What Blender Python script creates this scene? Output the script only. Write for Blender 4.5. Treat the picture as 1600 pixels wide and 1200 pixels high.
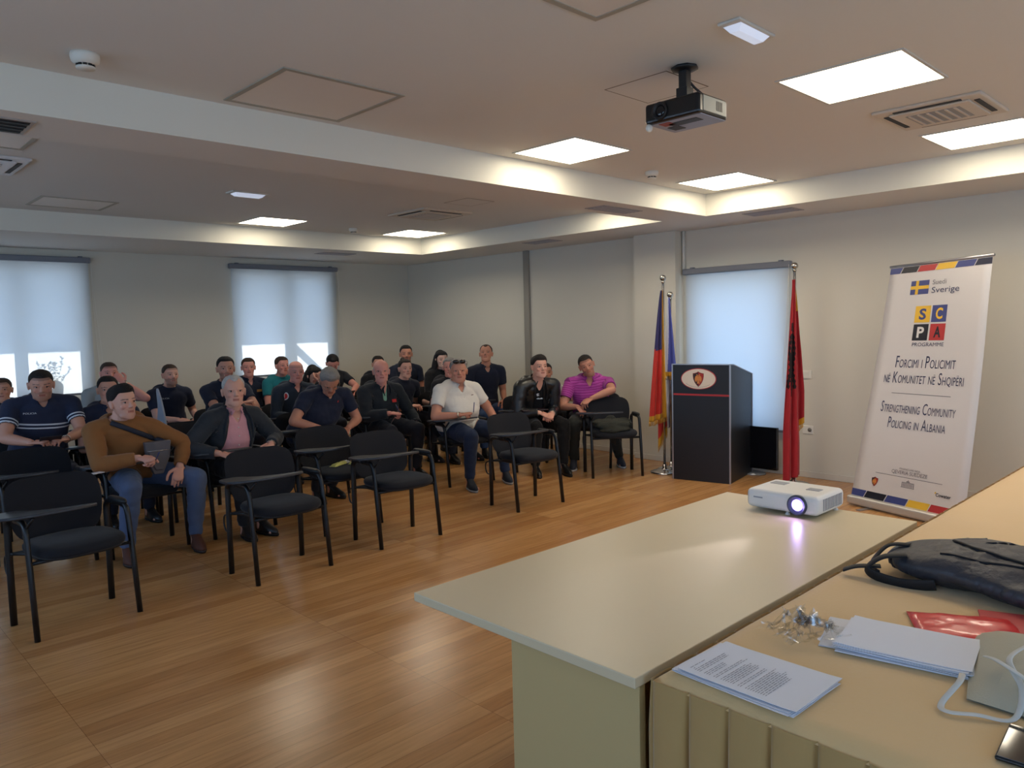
import bpy, bmesh, math, random
import numpy as np
from mathutils import Vector, Matrix, noise
from mathutils.bvhtree import BVHTree

for o in list(bpy.data.objects): bpy.data.objects.remove(o)
SC = bpy.context.scene
COL = SC.collection
R = math.radians
random.seed(7)

# ------------------------------------------------------------------ camera
cam = bpy.data.objects.new('camera', bpy.data.cameras.new('camera'))
COL.objects.link(cam); SC.camera = cam
YAW, PITCH, ROLL, FPX = 0.766627792, 0.0762144817, -0.0244739532, 1190.22597
_f = Vector((math.sin(YAW)*math.cos(PITCH), math.cos(YAW)*math.cos(PITCH), -math.sin(PITCH)))
_r = Vector((math.cos(YAW), -math.sin(YAW), 0)); _u = _r.cross(_f)
_r2 = _r*math.cos(ROLL)+_u*math.sin(ROLL); _u2 = -_r*math.sin(ROLL)+_u*math.cos(ROLL)
m = Matrix((_r2, _u2, -_f)).transposed().to_4x4(); m.translation = (0, 0, 1.6)
cam.matrix_world = m
cam.data.sensor_width = 36; cam.data.lens = 36*FPX/1600
cam.data.clip_start = .02; cam.data.clip_end = 200

# ------------------------------------------------------------------ sky, sun, exposure
W = bpy.data.worlds.new('world'); SC.world = W; W.use_nodes = True
wn = W.node_tree.nodes; wl = W.node_tree.links
bg = wn['Background']
tc = wn.new('ShaderNodeTexCoord'); sp = wn.new('ShaderNodeSeparateXYZ'); rp = wn.new('ShaderNodeValToRGB')
wl.new(tc.outputs['Generated'], sp.inputs[0]); wl.new(sp.outputs['Z'], rp.inputs[0]); wl.new(rp.outputs[0], bg.inputs[0])
rp.color_ramp.elements[0].position = 0.0; rp.color_ramp.elements[0].color = (.42, .60, .85, 1)
rp.color_ramp.elements[1].position = 0.6; rp.color_ramp.elements[1].color = (.30, .52, .95, 1)
bg.inputs[1].default_value = 3.0
sl = bpy.data.lights.new('sun', 'SUN'); sl.energy = 9; sl.angle = R(.6); sl.color = (1, .96, .9)
sun = bpy.data.objects.new('sun', sl); COL.objects.link(sun)
sun.rotation_euler = Vector((-.02, -.72, -.70)).to_track_quat('-Z', 'Y').to_euler()
VS = SC.view_settings
SC.display_settings.display_device = 'sRGB'
VS.view_transform = 'Standard'; VS.look = 'None'; VS.gamma = 1; VS.exposure = 0.76; VS.use_curve_mapping = False
PANEL_STRENGTH = 7.2

# ------------------------------------------------------------------ helpers
def lin(c):
    return tuple((x/12.92 if x <= .04045 else ((x+.055)/1.055)**2.4) for x in [v/255 for v in c])
MATS = {}
def mat(name, rgb, rough=.6, metal=0, spec=.5, bump=None, alpha=None, sheen=0, coat=0, vary=.0, vscale=6, srgb=True, emit=None):
    """procedural material; rgb in sRGB 0-255"""
    if name in MATS: return MATS[name]
    m = bpy.data.materials.new(name); m.use_nodes = True; MATS[name] = m
    nt = m.node_tree; b = nt.nodes['Principled BSDF']
    c = lin(rgb) if srgb else rgb
    b.inputs['Base Color'].default_value = (*c, 1); b.inputs['Roughness'].default_value = rough
    b.inputs['Metallic'].default_value = metal; b.inputs['Specular IOR Level'].default_value = spec
    if sheen: b.inputs['Sheen Weight'].default_value = sheen; b.inputs['Sheen Roughness'].default_value = .4
    if coat: b.inputs['Coat Weight'].default_value = coat
    t = nt.nodes.new('ShaderNodeTexCoord')
    if vary:
        n = nt.nodes.new('ShaderNodeTexNoise'); n.inputs['Scale'].default_value = vscale; n.inputs['Detail'].default_value = 5
        nt.links.new(t.outputs['Object'], n.inputs['Vector'])
        mx = nt.nodes.new('ShaderNodeMix'); mx.data_type = 'RGBA'
        mx.inputs['A'].default_value = (*[x*(1-vary) for x in c], 1); mx.inputs['B'].default_value = (*[min(1, x*(1+vary)) for x in c], 1)
        nt.links.new(n.outputs['Fac'], mx.inputs['Factor']); nt.links.new(mx.outputs['Result'], b.inputs['Base Color'])
    if bump:
        sc, st = bump
        n = nt.nodes.new('ShaderNodeTexNoise'); n.inputs['Scale'].default_value = sc; n.inputs['Detail'].default_value = 6
        nt.links.new(t.outputs['Object'], n.inputs['Vector'])
        bp = nt.nodes.new('ShaderNodeBump'); bp.inputs['Strength'].default_value = st; bp.inputs['Distance'].default_value = .01
        nt.links.new(n.outputs['Fac'], bp.inputs['Height']); nt.links.new(bp.outputs[0], b.inputs['Normal'])
    if emit: b.inputs['Emission Color'].default_value = (*lin(emit[:3]), 1); b.inputs['Emission Strength'].default_value = emit[3]
    return m

class MB:
    def __init__(s): s.v = []; s.f = []; s.mi = []; s.sm = []
    def add(s, vs, fs, mi=0, smooth=False):
        k = len(s.v); s.v += [tuple(v) for v in vs]
        s.f += [tuple(i+k for i in f) for f in fs]; s.mi += [mi]*len(fs); s.sm += [smooth]*len(fs); return s
    def box(s, a, b, mi=0, M=None):
        x0, y0, z0 = a; x1, y1, z1 = b
        vs = [Vector(p) for p in ((x0,y0,z0),(x1,y0,z0),(x1,y1,z0),(x0,y1,z0),(x0,y0,z1),(x1,y0,z1),(x1,y1,z1),(x0,y1,z1))]
        if M is not None: vs = [M @ v for v in vs]
        return s.add(vs, [(0,3,2,1),(4,5,6,7),(0,1,5,4),(1,2,6,5),(2,3,7,6),(3,0,4,7)], mi)
    def prism(s, poly, d, mi=0, M=None):
        """poly: list of 3D points (planar), extruded by vector d"""
        n = len(poly); P = [Vector(p) for p in poly]; d = Vector(d); Q = [p+d for p in P]
        vs = P+Q
        if M is not None: vs = [M @ v for v in vs]
        return s.add(vs, [tuple(range(n))[::-1], tuple(range(n, 2*n))]+[(i, (i+1) % n, (i+1) % n+n, i+n) for i in range(n)], mi)
    def rings(s, rs, mi=0, cap=True, close=False, smooth=True):
        n = len(rs[0]); k = []; vs = [p for r in rs for p in r]; fs = []
        m = len(rs)
        for j in range(m-1 if not close else m):
            a = j*n; b = ((j+1) % m)*n
            for i in range(n): fs.append((a+i, a+(i+1) % n, b+(i+1) % n, b+i))
        if cap and not close: fs.append(tuple(range(n))[::-1]); fs.append(tuple(range((m-1)*n, m*n)))
        return s.add(vs, fs, mi, smooth)
    def tube(s, pts, r, n=10, mi=0, cap=True, sq=None, close=False):
        """round (or sq=(ru,rv) elliptical) tube along a polyline"""
        P = [Vector(p) for p in pts]; rs = []; m = len(P); up = None
        for i, p in enumerate(P):
            if close: t = (P[(i+1) % m]-P[i-1])
            else: t = (P[min(i+1, m-1)]-P[max(i-1, 0)])
            t.normalize()
            if up is None:
                up = Vector((0, 0, 1)) if abs(t.z) < .9 else Vector((1, 0, 0))
            a = up.cross(t)
            if a.length < 1e-4: a = Vector((1, 0, 0)).cross(t)
            a.normalize(); b = t.cross(a); up = b
            rr = r[i] if isinstance(r, (list, tuple)) else r
            ra, rb = (rr*sq[0], rr*sq[1]) if sq else (rr, rr)
            rs.append([p+a*math.cos(q*2*math.pi/n)*ra+b*math.sin(q*2*math.pi/n)*rb for q in range(n)])
        return s.rings(rs, mi, cap, close)
    def lathe(s, prof, c=(0, 0, 0), n=24, mi=0, axis='z'):
        c = Vector(c); rs = []
        for r, h in prof:
            ring = []
            for q in range(n):
                a = q*2*math.pi/n; x, y = r*math.cos(a), r*math.sin(a)
                ring.append(c+Vector((x, y, h) if axis == 'z' else ((h, x, y) if axis == 'x' else (y, h, x))))
            rs.append(ring)
        return s.rings(rs, mi)
    def ell(s, c, r, n=16, m=10, mi=0, M=None):
        c = Vector(c); rs = []
        for j in range(m+1):
            p = -math.pi/2+math.pi*j/m*.998+.003
            ring = [Vector((r[0]*math.cos(p)*math.cos(q*2*math.pi/n), r[1]*math.cos(p)*math.sin(q*2*math.pi/n), r[2]*math.sin(p))) for q in range(n)]
            if M is not None: ring = [M @ v for v in ring]
            rs.append([c+v for v in ring])
        return s.rings(rs, mi)
    def build(s, name, mats, parent=None, bevel=0, seg=2, subsurf=0, smooth_all=False):
        me = bpy.data.meshes.new(name); me.from_pydata(s.v, [], s.f); me.validate()
        bm = bmesh.new(); bm.from_mesh(me)
        if len(bm.faces) == len(s.f):
            pass
        bmesh.ops.recalc_face_normals(bm, faces=bm.faces); bm.to_mesh(me); bm.free()
        if not isinstance(mats, (list, tuple)): mats = [mats]
        for q in mats: me.materials.append(q)
        if len(me.polygons) == len(s.f):
            me.polygons.foreach_set('material_index', s.mi)
            me.polygons.foreach_set('use_smooth', [True]*len(s.f) if smooth_all else s.sm)
        o = bpy.data.objects.new(name, me); COL.objects.link(o)
        if parent: o.parent = parent
        if bevel:
            b = o.modifiers.new('bevel', 'BEVEL'); b.width = bevel; b.segments = seg; b.limit_method = 'ANGLE'; b.angle_limit = R(40)
            b.harden_normals = False
        if subsurf:
            b = o.modifiers.new('sub', 'SUBSURF'); b.levels = subsurf; b.render_levels = subsurf
        return o

def thing(name, label, cat, loc=(0, 0, 0), rotz=0, group=None):
    o = bpy.data.objects.new(name, None); COL.objects.link(o); o.location = loc; o.rotation_euler = (0, 0, rotz)
    o.empty_display_size = .1
    return tag(o, label, cat, group)
def tag(o, label, cat, group=None):
    o['label'] = label; o['category'] = cat
    if group: o['group'] = group
    return o
def struct(o): o['kind'] = 'structure'; return o
def dup(root, label=None, group=None, loc=None, rotz=None):
    r = root.copy(); COL.objects.link(r)
    if loc is not None: r.location = loc
    if rotz is not None: r.rotation_euler = (0, 0, rotz)
    if label: r['label'] = label
    if group: r['group'] = group
    for ch in list(root.children):
        c = ch.copy(); COL.objects.link(c); c.parent = r
        for g in ch.children:
            d = g.copy(); COL.objects.link(d); d.parent = c
    return r
def origin_to(o, p):
    """move a top-level mesh object's origin to p without moving the mesh"""
    p = Vector(p); o.data.transform(Matrix.Translation(-p)); o.location = p; return o
def bez(pts, n=8):
    """Catmull-Rom through points"""
    P = [Vector(p) for p in pts]; out = []
    for i in range(len(P)-1):
        a = P[max(i-1, 0)]; b = P[i]; c = P[i+1]; d = P[min(i+2, len(P)-1)]
        for k in range(n):
            t = k/n; out.append(.5*((2*b)+(c-a)*t+(2*a-5*b+4*c-d)*t*t+(3*b-a-3*c+d)*t**3))
    out.append(P[-1]); return out
def text_mesh(txt, size=1, sx=1, space=1, bold=0):
    cu = bpy.data.curves.new('lettering', 'FONT'); cu.body = txt; cu.size = size; cu.align_x = 'CENTER'; cu.space_character = space
    cu.offset = bold; cu.resolution_u = 3
    o = bpy.data.objects.new('lettering', cu); COL.objects.link(o)
    dg = bpy.context.evaluated_depsgraph_get(); me = bpy.data.meshes.new_from_object(o.evaluated_get(dg))
    vs = [Vector((v.co.x*sx, v.co.y, 0)) for v in me.vertices]; fs = [tuple(p.vertices) for p in me.polygons]
    bpy.data.objects.remove(o); bpy.data.curves.remove(cu); bpy.data.meshes.remove(me)
    return vs, fs
def fit_text(txt, x0, x1, y0, y1, bold=0, space=1):
    """text scaled to fill a rectangle (2D)"""
    vs, fs = text_mesh(txt, bold=bold, space=space)
    xs = [v.x for v in vs]; ys = [v.y for v in vs]
    a, b, c, d = min(xs), max(xs), min(ys), max(ys)
    return [Vector((x0+(v.x-a)/(b-a)*(x1-x0), y0+(v.y-c)/(d-c)*(y1-y0), 0)) for v in vs], fs

# ------------------------------------------------------------------ materials of the room
M_wall = mat('wall paint', (215, 210, 196), .75, bump=(180, .05))
M_ceil = mat('ceiling paint', (222, 220, 215), .8, bump=(120, .04))
M_beam = mat('tray edge paint', (226, 224, 212), .75)
M_white = mat('white paint', (225, 222, 212), .5)
M_black = mat('black plastic', (20, 20, 22), .45)
M_blackmetal = mat('black powder coat', (16, 17, 20), .38, spec=.5)
M_chrome = mat('chrome', (200, 200, 200), .18, metal=1)
M_alu = mat('brushed aluminium', (178, 176, 178), .35, metal=.85)
M_greyplastic = mat('grey blind cassette', (122, 126, 136), .45)

def floor_material():
    m = bpy.data.materials.new('oak laminate'); m.use_nodes = True; nt = m.node_tree; L = nt.links; b = nt.nodes['Principled BSDF']
    t = nt.nodes.new('ShaderNodeTexCoord')
    br = nt.nodes.new('ShaderNodeTexBrick'); br.offset = .37; br.offset_frequency = 1
    br.inputs['Scale'].default_value = 1; br.inputs['Brick Width'].default_value = 1.25; br.inputs['Row Height'].default_value = .095
    br.inputs['Mortar Size'].default_value = .0009; br.inputs['Mortar Smooth'].default_value = .2; br.inputs['Bias'].default_value = 0
    br.inputs['Color1'].default_value = (*lin((186, 134, 82)), 1); br.inputs['Color2'].default_value = (*lin((212, 162, 106)), 1)
    br.inputs['Mortar'].default_value = (*lin((128, 84, 48)), 1)
    L.new(t.outputs['Object'], br.inputs['Vector'])
    mp = nt.nodes.new('ShaderNodeMapping'); mp.inputs['Scale'].default_value = (1.6, 22, 1); L.new(t.outputs['Object'], mp.inputs['Vector'])
    n = nt.nodes.new('ShaderNodeTexNoise'); n.inputs['Scale'].default_value = 2.2; n.inputs['Detail'].default_value = 8; n.inputs['Distortion'].default_value = .6
    L.new(mp.outputs[0], n.inputs['Vector'])
    rm = nt.nodes.new('ShaderNodeValToRGB'); rm.color_ramp.elements[0].position = .35; rm.color_ramp.elements[0].color = (.78, .75, .72, 1)
    rm.color_ramp.elements[1].position = .7; rm.color_ramp.elements[1].color = (1.08, 1.06, 1.02, 1); L.new(n.outputs['Fac'], rm.inputs[0])
    mx = nt.nodes.new('ShaderNodeMix'); mx.data_type = 'RGBA'; mx.blend_type = 'MULTIPLY'; mx.inputs['Factor'].default_value = .8
    L.new(br.outputs['Color'], mx.inputs['A']); L.new(rm.outputs[0], mx.inputs['B'])
    n2 = nt.nodes.new('ShaderNodeTexNoise'); n2.inputs['Scale'].default_value = 1.3; n2.inputs['Detail'].default_value = 3
    L.new(t.outputs['Object'], n2.inputs['Vector'])
    mx2 = nt.nodes.new('ShaderNodeMix'); mx2.data_type = 'RGBA'; mx2.blend_type = 'MULTIPLY'; mx2.inputs['B'].default_value = (.85, .83, .82, 1)
    L.new(n2.outputs['Fac'], mx2.inputs['Factor']); L.new(mx.outputs['Result'], mx2.inputs['A'])
    L.new(mx2.outputs['Result'], b.inputs['Base Color'])
    b.inputs['Roughness'].default_value = .24; b.inputs['Specular IOR Level'].default_value = .5
    bp = nt.nodes.new('ShaderNodeBump'); bp.inputs['Strength'].default_value = .12; bp.inputs['Distance'].default_value = .002
    L.new(n.outputs['Fac'], bp.inputs['Height']); L.new(bp.outputs[0], b.inputs['Normal'])
    return m
M_floor = floor_material()

def blind_material():
    m = bpy.data.materials.new('translucent blind fabric'); m.use_nodes = True; nt = m.node_tree; L = nt.links
    nt.nodes.remove(nt.nodes['Principled BSDF']); out = nt.nodes['Material Output']
    d = nt.nodes.new('ShaderNodeBsdfDiffuse'); d.inputs[0].default_value = (.72, .72, .70, 1)
    t = nt.nodes.new('ShaderNodeBsdfTranslucent'); t.inputs[0].default_value = (.47, .49, .49, 1)
    mx = nt.nodes.new('ShaderNodeMixShader'); mx.inputs[0].default_value = .5
    tc = nt.nodes.new('ShaderNodeTexCoord'); w = nt.nodes.new('ShaderNodeTexNoise'); w.inputs['Scale'].default_value = 300
    bp = nt.nodes.new('ShaderNodeBump'); bp.inputs['Strength'].default_value = .1; bp.inputs['Distance'].default_value = .001
    L.new(tc.outputs['Object'], w.inputs['Vector']); L.new(w.outputs['Fac'], bp.inputs['Height']); L.new(bp.outputs[0], d.inputs['Normal'])
    L.new(d.outputs[0], mx.inputs[1]); L.new(t.outputs[0], mx.inputs[2]); L.new(mx.outputs[0], out.inputs[0]); return m
M_blind = blind_material()
def glass_material(name, tint=(1, 1, 1), gl=.08):
    m = bpy.data.materials.new(name); m.use_nodes = True; nt = m.node_tree; L = nt.links
    nt.nodes.remove(nt.nodes['Principled BSDF']); out = nt.nodes['Material Output']
    a = nt.nodes.new('ShaderNodeBsdfTransparent'); a.inputs[0].default_value = (*tint, 1)
    g = nt.nodes.new('ShaderNodeBsdfGlossy'); g.inputs['Roughness'].default_value = .05
    mx = nt.nodes.new('ShaderNodeMixShader'); mx.inputs[0].default_value = gl
    L.new(a.outputs[0], mx.inputs[1]); L.new(g.outputs[0], mx.inputs[2]); L.new(mx.outputs[0], out.inputs[0]); return m
M_glass = glass_material('window glass', (.97, .99, 1))

# ------------------------------------------------------------------ the room
XR, YB, XL, YF = 7.42, 10.064, -2.4, -2.6       # inside faces
SOF, TRAY, TOP = 2.609, 2.815, 3.3
T = .3
FL = MB().box((XL-T, YF-T, -.2), (XR+T, YB+T, 0)).build('floor', M_floor); struct(FL)
W1, W2, W3 = (1.17, 2.66, .92, 2.44), (4.50, 5.96, .97, 2.42), (3.66, 4.76, .44, 2.1)
mb = MB()
mb.box((XL-T, YB, 0), (W1[0], YB+T, TOP)); mb.box((W1[1], YB, 0), (W2[0], YB+T, TOP)); mb.box((W2[1], YB, 0), (XR+T, YB+T, TOP))
for w in (W1, W2): mb.box((w[0], YB, 0), (w[1], YB+T, w[2])); mb.box((w[0], YB, w[3]), (w[1], YB+T, TOP))
struct(mb.build('wall_back', M_wall))
mb = MB()
mb.box((XR, YF-T, 0), (XR+T, W3[0], TOP)); mb.box((XR, W3[1], 0), (XR+T, YB, TOP))
mb.box((XR, W3[0], 0), (XR+T, W3[1], W3[2])); mb.box((XR, W3[0], W3[3]), (XR+T, W3[1], TOP))
mb.box((XR-.15, 4.88, 0), (XR+.01, 5.45, TOP))                     # shallow pier between the flags and the audience
struct(mb.build('wall_right', M_wall))
W4, W5 = (-.9, 2.6, .85, 2.4), (4.3, 8.0, .85, 2.4)  # openings added in the unseen left wall to let in fill daylight
mb = MB(); mb.box((XL-T, YF-T, 0), (XL, W4[0], TOP)); mb.box((XL-T, W4[1], 0), (XL, W5[0], TOP)); mb.box((XL-T, W5[1], 0), (XL, YB+T, TOP))
for w in (W4, W5): mb.box((XL-T, w[0], 0), (XL, w[1], w[2])); mb.box((XL-T, w[0], w[3]), (XL, w[1], TOP))
struct(mb.build('wall_left', M_wall))
for w in (W4, W5):                                                  # portals: guide sampling of the daylight in these openings, add no light
    pl_ = bpy.data.lights.new('daylight_portal', 'AREA'); pl_.shape = 'RECTANGLE'; pl_.size = w[3]-w[2]; pl_.size_y = w[1]-w[0]; pl_.cycles.is_portal = True
    po_ = bpy.data.objects.new('daylight_portal', pl_); COL.objects.link(po_); po_.location = (XL-T+.02, (w[0]+w[1])/2, (w[2]+w[3])/2); po_.rotation_euler = (0, R(-90), 0)
W6, W7 = (-1.2, 1.6, .85, 2.4), (3.2, 6.0, .85, 2.4)  # more added openings, unseen in the front wall, for fill daylight
mb = MB(); mb.box((XL, YF-T, 0), (W6[0], YF, TOP)); mb.box((W6[1], YF-T, 0), (W7[0], YF, TOP)); mb.box((W7[1], YF-T, 0), (XR, YF, TOP))
for w in (W6, W7): mb.box((w[0], YF-T, 0), (w[1], YF, w[2])); mb.box((w[0], YF-T, w[3]), (w[1], YF, TOP))
struct(mb.build('wall_front', M_wall))
for w in (W6, W7):
    pl_ = bpy.data.lights.new('daylight_portal', 'AREA'); pl_.shape = 'RECTANGLE'; pl_.size = w[1]-w[0]; pl_.size_y = w[3]-w[2]; pl_.cycles.is_portal = True
    po_ = bpy.data.objects.new('daylight_portal', pl_); COL.objects.link(po_); po_.location = ((w[0]+w[1])/2, YF-T+.02, (w[2]+w[3])/2); po_.rotation_euler = (R(90), 0, 0)
# ceiling: soffit level with two recessed trays
tr = [(-2.0, 6.54, -1.9, 4.04), (-2.0, 6.505, 4.51, 8.484)]
mb = MB()
mb.box((XL, YF, SOF), (tr[0][0], YB, TRAY+.1)); mb.box((6.54, YF, SOF), (XR, 4.3, TRAY+.1)); mb.box((6.505, 4.3, SOF), (XR, YB, TRAY+.1))
mb.box((tr[0][0], YF, SOF), (6.54, tr[0][2], TRAY+.1)); mb.box((tr[0][0], 4.04, SOF), (6.54, 4.3, TRAY+.1)); mb.box((tr[0][0], 4.3, SOF), (6.505, 4.51, TRAY+.1))
mb.box((tr[0][0], 8.484, SOF), (6.505, YB, TRAY+.1))
struct(mb.build('ceiling', M_ceil))
struct(MB().box((XL, YF, TRAY), (XR, YB, TRAY+.2)).build('ceiling', M_ceil))
# pale painted tray sides
for i, (x0, x1, y0, y1) in enumerate(tr):
    mb = MB(); e = .004
    mb.box((x0, y1-e, SOF), (x1, y1, TRAY)); mb.box((x1-e, y0, SOF), (x1, y1-e, TRAY)); mb.box((x0, y0, SOF), (x1-e, y0+e, TRAY)); mb.box((x0, y0+e, SOF), (x0+e, y1-e, TRAY))
    struct(mb.build('trim_%d' % (i+1), M_beam))
# baseboards
bbm = mat('white skirting', (214, 208, 196), .45)
def base(name, boxes):
    mb = MB()
    for a, b in boxes: mb.box(a, b)
    struct(mb.build(name, bbm, bevel=.004))
base('baseboard_back', [((XL, YB-.014, 0), (XR, YB, .062))])
base('baseboard_right', [((XR-.014, YF, 0), (XR, 4.88, .062)), ((XR-.164, 4.866, 0), (XR-.15, 5.464, .062)), ((XR-.15, 4.866, 0), (XR, 4.88, .062)), ((XR-.15, 5.45, 0), (XR, 5.464, .062)), ((XR-.014, 5.464, 0), (XR, YB-.014, .062))])
base('baseboard_left', [((XL, YF, 0), (XL+.014, YB, .062))])
# vertical casing strip on the right wall
mb = MB(); mb.box((XR-.035, 7.30, 0), (XR, 7.40, SOF)); struct(mb.build('trim_3', mat('grey strip', (150, 145, 135), .6), bevel=.006))

def window(n, axis, w, mull):
    """frame and panes in the wall opening; axis 'y' = in the back wall"""
    fr = MB(); a0, a1, z0, z1 = w; d0, d1 = (YB+.13, YB+.19) if axis in ('y', 'yf') else (XR+.13, XR+.19)
    def B(p, q, r, s, k0=d0, k1=d1):
        if axis in ('y', 'yf'): fr.box((p, k0, r), (q, k1, s))
        else: fr.box((k0, p, r), (k1, q, s))
    t = .07
    B(a0, a0+t, z0, z1); B(a1-t, a1, z0, z1); B(a0, a1, z0, z0+t); B(a0, a1, z1-t, z1)
    for mm, hw in mull: B(mm-hw, mm+hw, z0, z1)
    if axis == 'yf': fr.v = [(x, YF-(y-YB), z) for x, y, z in fr.v]
    if axis == 'xl': fr.v = [(XL-(x-XR), y, z) for x, y, z in fr.v]
    f = struct(fr.build('window_%d' % n, M_white, bevel=.005))
    g = MB(); k = (d0+d1)/2
    if axis == 'xl': k = XL-(k-XR)
    if axis == 'yf': k = YF-(k-YB)
    if axis in ('y', 'yf'): g.box((a0+t, k-.003, z0+t), (a1-t, k+.003, z1-t))
    else: g.box((k-.003, a0+t, z0+t), (k+.003, a1-t, z1-t))
    g.build('pane', M_glass, f)
    s = MB()
    if axis == 'xl': s.box((XL-.13, a0, z0-.001), (XL, a1, z0+.02))
    elif axis == 'yf': s.box((a0, YF-.13, z0-.001), (a1, YF, z0+.02))
    elif axis == 'y': s.box((a0, YB-.0, z0-.001), (a1, YB+.13, z0+.02))
    else: s.box((XR, a0, z0-.001), (XR+.13, a1, z0+.02))
    s.build('window_sill', M_white, f, bevel=.004)
window(1, 'y', W1, [(1.99, .065)])
window(2, 'y', W2, [(5.295, .09)])
window(3, 'x', W3, [])
window(4, 'xl', W4, [(.85, .05)])  # from here on: added windows out of view, only for fill daylight
window(5, 'xl', W5, [(6.15, .05)])
window(6, 'yf', W6, [(.2, .05)])
window(7, 'yf', W7, [(4.6, .05)])

# outside: an overhang above the back windows and the ground
struct(MB().box((-2, YB+T, 2.72), (9, YB+T+.99, 2.9)).build('trim_4', mat('overhang render', (200, 200, 200), .8)))
struct(MB().box((-20, YB+T+.01, -1.2), (30, YB+30, -1.0)).build('floor', mat('pale paving outside', (170, 172, 172), .9)))
br = MB().tube([(4.35, YB+T+.10, 2.75), (6.15, YB+T+.10, 1.05)], .045, 12).build('shadow_bar', M_white)  # bar added outside, unseen, to cast the diagonal shadow on the blind
tag(br, 'white diagonal shadow bar crossing outside the right back window, seen as shadow on blind', 'shadow bar')

def blind(name, label, axis, a0, a1, ztop, zbot, bar=True):
    root = thing(name, label, 'window blind', (((a0+a1)/2, YB, zbot) if axis == 'y' else (XR, (a0+a1)/2, zbot)), 0, None)
    k = Vector(root.location)
    def P(a, d, z): return (Vector((a, YB-d, z)) if axis == 'y' else Vector((XR-d, a, z)))-k
    def BX(mb, A0, A1, D0, D1, Z0, Z1):
        p, q = P(A0, D0, Z0), P(A1, D1, Z1)
        mb.box([min(p[i], q[i]) for i in range(3)], [max(p[i], q[i]) for i in range(3)])
    c = MB(); BX(c, a0, a1, .012, .082, ztop-.066, ztop); c.build('cassette', M_greyplastic, root, bevel=.012)
    e = MB()
    for a in (a0+.1, a1-.12): BX(e, a, a+.04, .0, .05, ztop-.005, ztop+.014)
    e.build('bracket', M_greyplastic, root, bevel=.003)
    fb = MB(); n, mm = 24, 18; g = []
    for j in range(mm+1):
        for i in range(n+1):
            a = a0+.025+(a1-a0-.05)*i/n; z = ztop-.06+(zbot-ztop+.06)*j/mm
            g.append(P(a, .045+.004*math.sin(i*1.1+j*.35)*j/mm, z))
    fb.add(g, [(j*(n+1)+i, j*(n+1)+i+1, (j+1)*(n+1)+i+1, (j+1)*(n+1)+i) for j in range(mm) for i in range(n)], 0, True)
    fb.build('blind_fabric', M_blind, root)
    if bar:
        b = MB(); BX(b, a0+.02, a1-.02, .038, .052, zbot-.022, zbot+.004); b.build('bottom_rail', M_greyplastic, root, bevel=.003)
    ch = MB(); q = a1-.01 if axis == 'y' else a0+.01
    ch.tube(bez([P(q, .08, ztop-.04), P(q+.01, .07, ztop-.6), P(q+.03, .06, ztop-1.15), P(q+.05, .06, ztop-1.28), P(q+.07, .06, ztop-1.15), P(q+.03, .07, ztop-.6), P(q+.015, .05, ztop-.04)]), .0022, 6)
    ch.build('bead_chain', M_white, root)
    return root
blind('roller_blind', 'roller blind down over the leftmost window, with plant silhouette behind it', 'y', 1.10, 2.755, 2.526, .93)
blind('roller_blind', 'roller blind down over the back window near the room corner, with a diagonal shadow', 'y', 4.437, 6.087, 2.526, 1.0)
blind('roller_blind', 'plain pale blue roller blind behind the black lectern', 'x', 3.581, 4.84, 2.184, .46)
# conduit above the right blind
tag(MB().tube([(XR-.02, 4.855, 2.12), (XR-.02, 4.855, SOF)], .018, 12).build('pipe', M_white), 'white vertical pipe running from the ceiling down to the right blind', 'pipe')

# ------------------------------------------------------------------ ceiling fittings
M_frame = mat('luminaire frame', (205, 203, 195), .5)
M_lit = mat('lit diffuser', (255, 246, 226), .5, emit=(255, 241, 216, PANEL_STRENGTH))
M_unlit = mat('unlit diffuser', (228, 220, 210), .5)
def panel(x0, x1, y0, y1, lit, label, group=None):
    root = thing('ceiling_light', label, 'ceiling light', ((x0+x1)/2, (y0+y1)/2, TRAY), 0, group)
    hx, hy = (x1-x0)/2, (y1-y0)/2; f = MB(); t = .016 if lit else .028
    f.box((-hx-t, -hy-t, -.006), (hx+t, -hy, .002)); f.box((-hx-t, hy, -.006), (hx+t, hy+t, .002)); f.box((-hx-t, -hy, -.006), (-hx, hy, .002)); f.box((hx, -hy, -.006), (hx+t, hy, .002))
    f.build('frame', M_frame if lit else mat('shadowed gap frame', (168, 162, 148), .6), root)
    MB().box((-hx, -hy, -.003), (hx, hy, .004)).build('diffuser', M_lit if lit else M_unlit, root)
    return root
panel(3.79, 4.39, 1.32, 1.91, 1, 'largest lit square ceiling panel, right of the hanging projector')
panel(3.84, 4.42, 3.34, 3.90, 1, 'lit square ceiling panel left below the hanging projector, beside the beam')
panel(5.79, 6.40, 3.27, 3.85, 1, 'lit square ceiling panel in the tray corner above the lectern')
panel(5.68, 6.31, 1.26, 1.84, 1, 'lit square ceiling panel at the right edge, beside the air conditioner')
panel(3.79, 4.33, 7.70, 8.25, 1, 'lit square panel in the far ceiling tray, above the window')
panel(5.73, 6.31, 7.71, 8.29, 1, 'lit square panel in the corner of the far ceiling tray')
panel(5.74, 6.31, 4.75, 5.33, 1, 'lit square panel in the far ceiling tray, hidden behind the beam near the pier')
panel(3.79, 4.39, -.75, -.15, 1, 'added fill light panel over the draped table, behind the viewpoint')  # unseen lamp added to brighten the room
panel(5.72, 6.32, -.75, -.15, 1, 'added fill light panel near the right wall, behind the viewpoint')  # second unseen lamp added as fill
panel(1.80, 2.43, 3.33, 3.93, 0, 'unlit square ceiling panel at upper left, beside the beam')
panel(1.83, 2.43, 1.40, 1.99, 0, 'unlit square ceiling panel cut by the top edge')
panel(1.76, 2.33, 7.60, 8.12, 0, 'unlit square panel in the far tray at the left')
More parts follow.
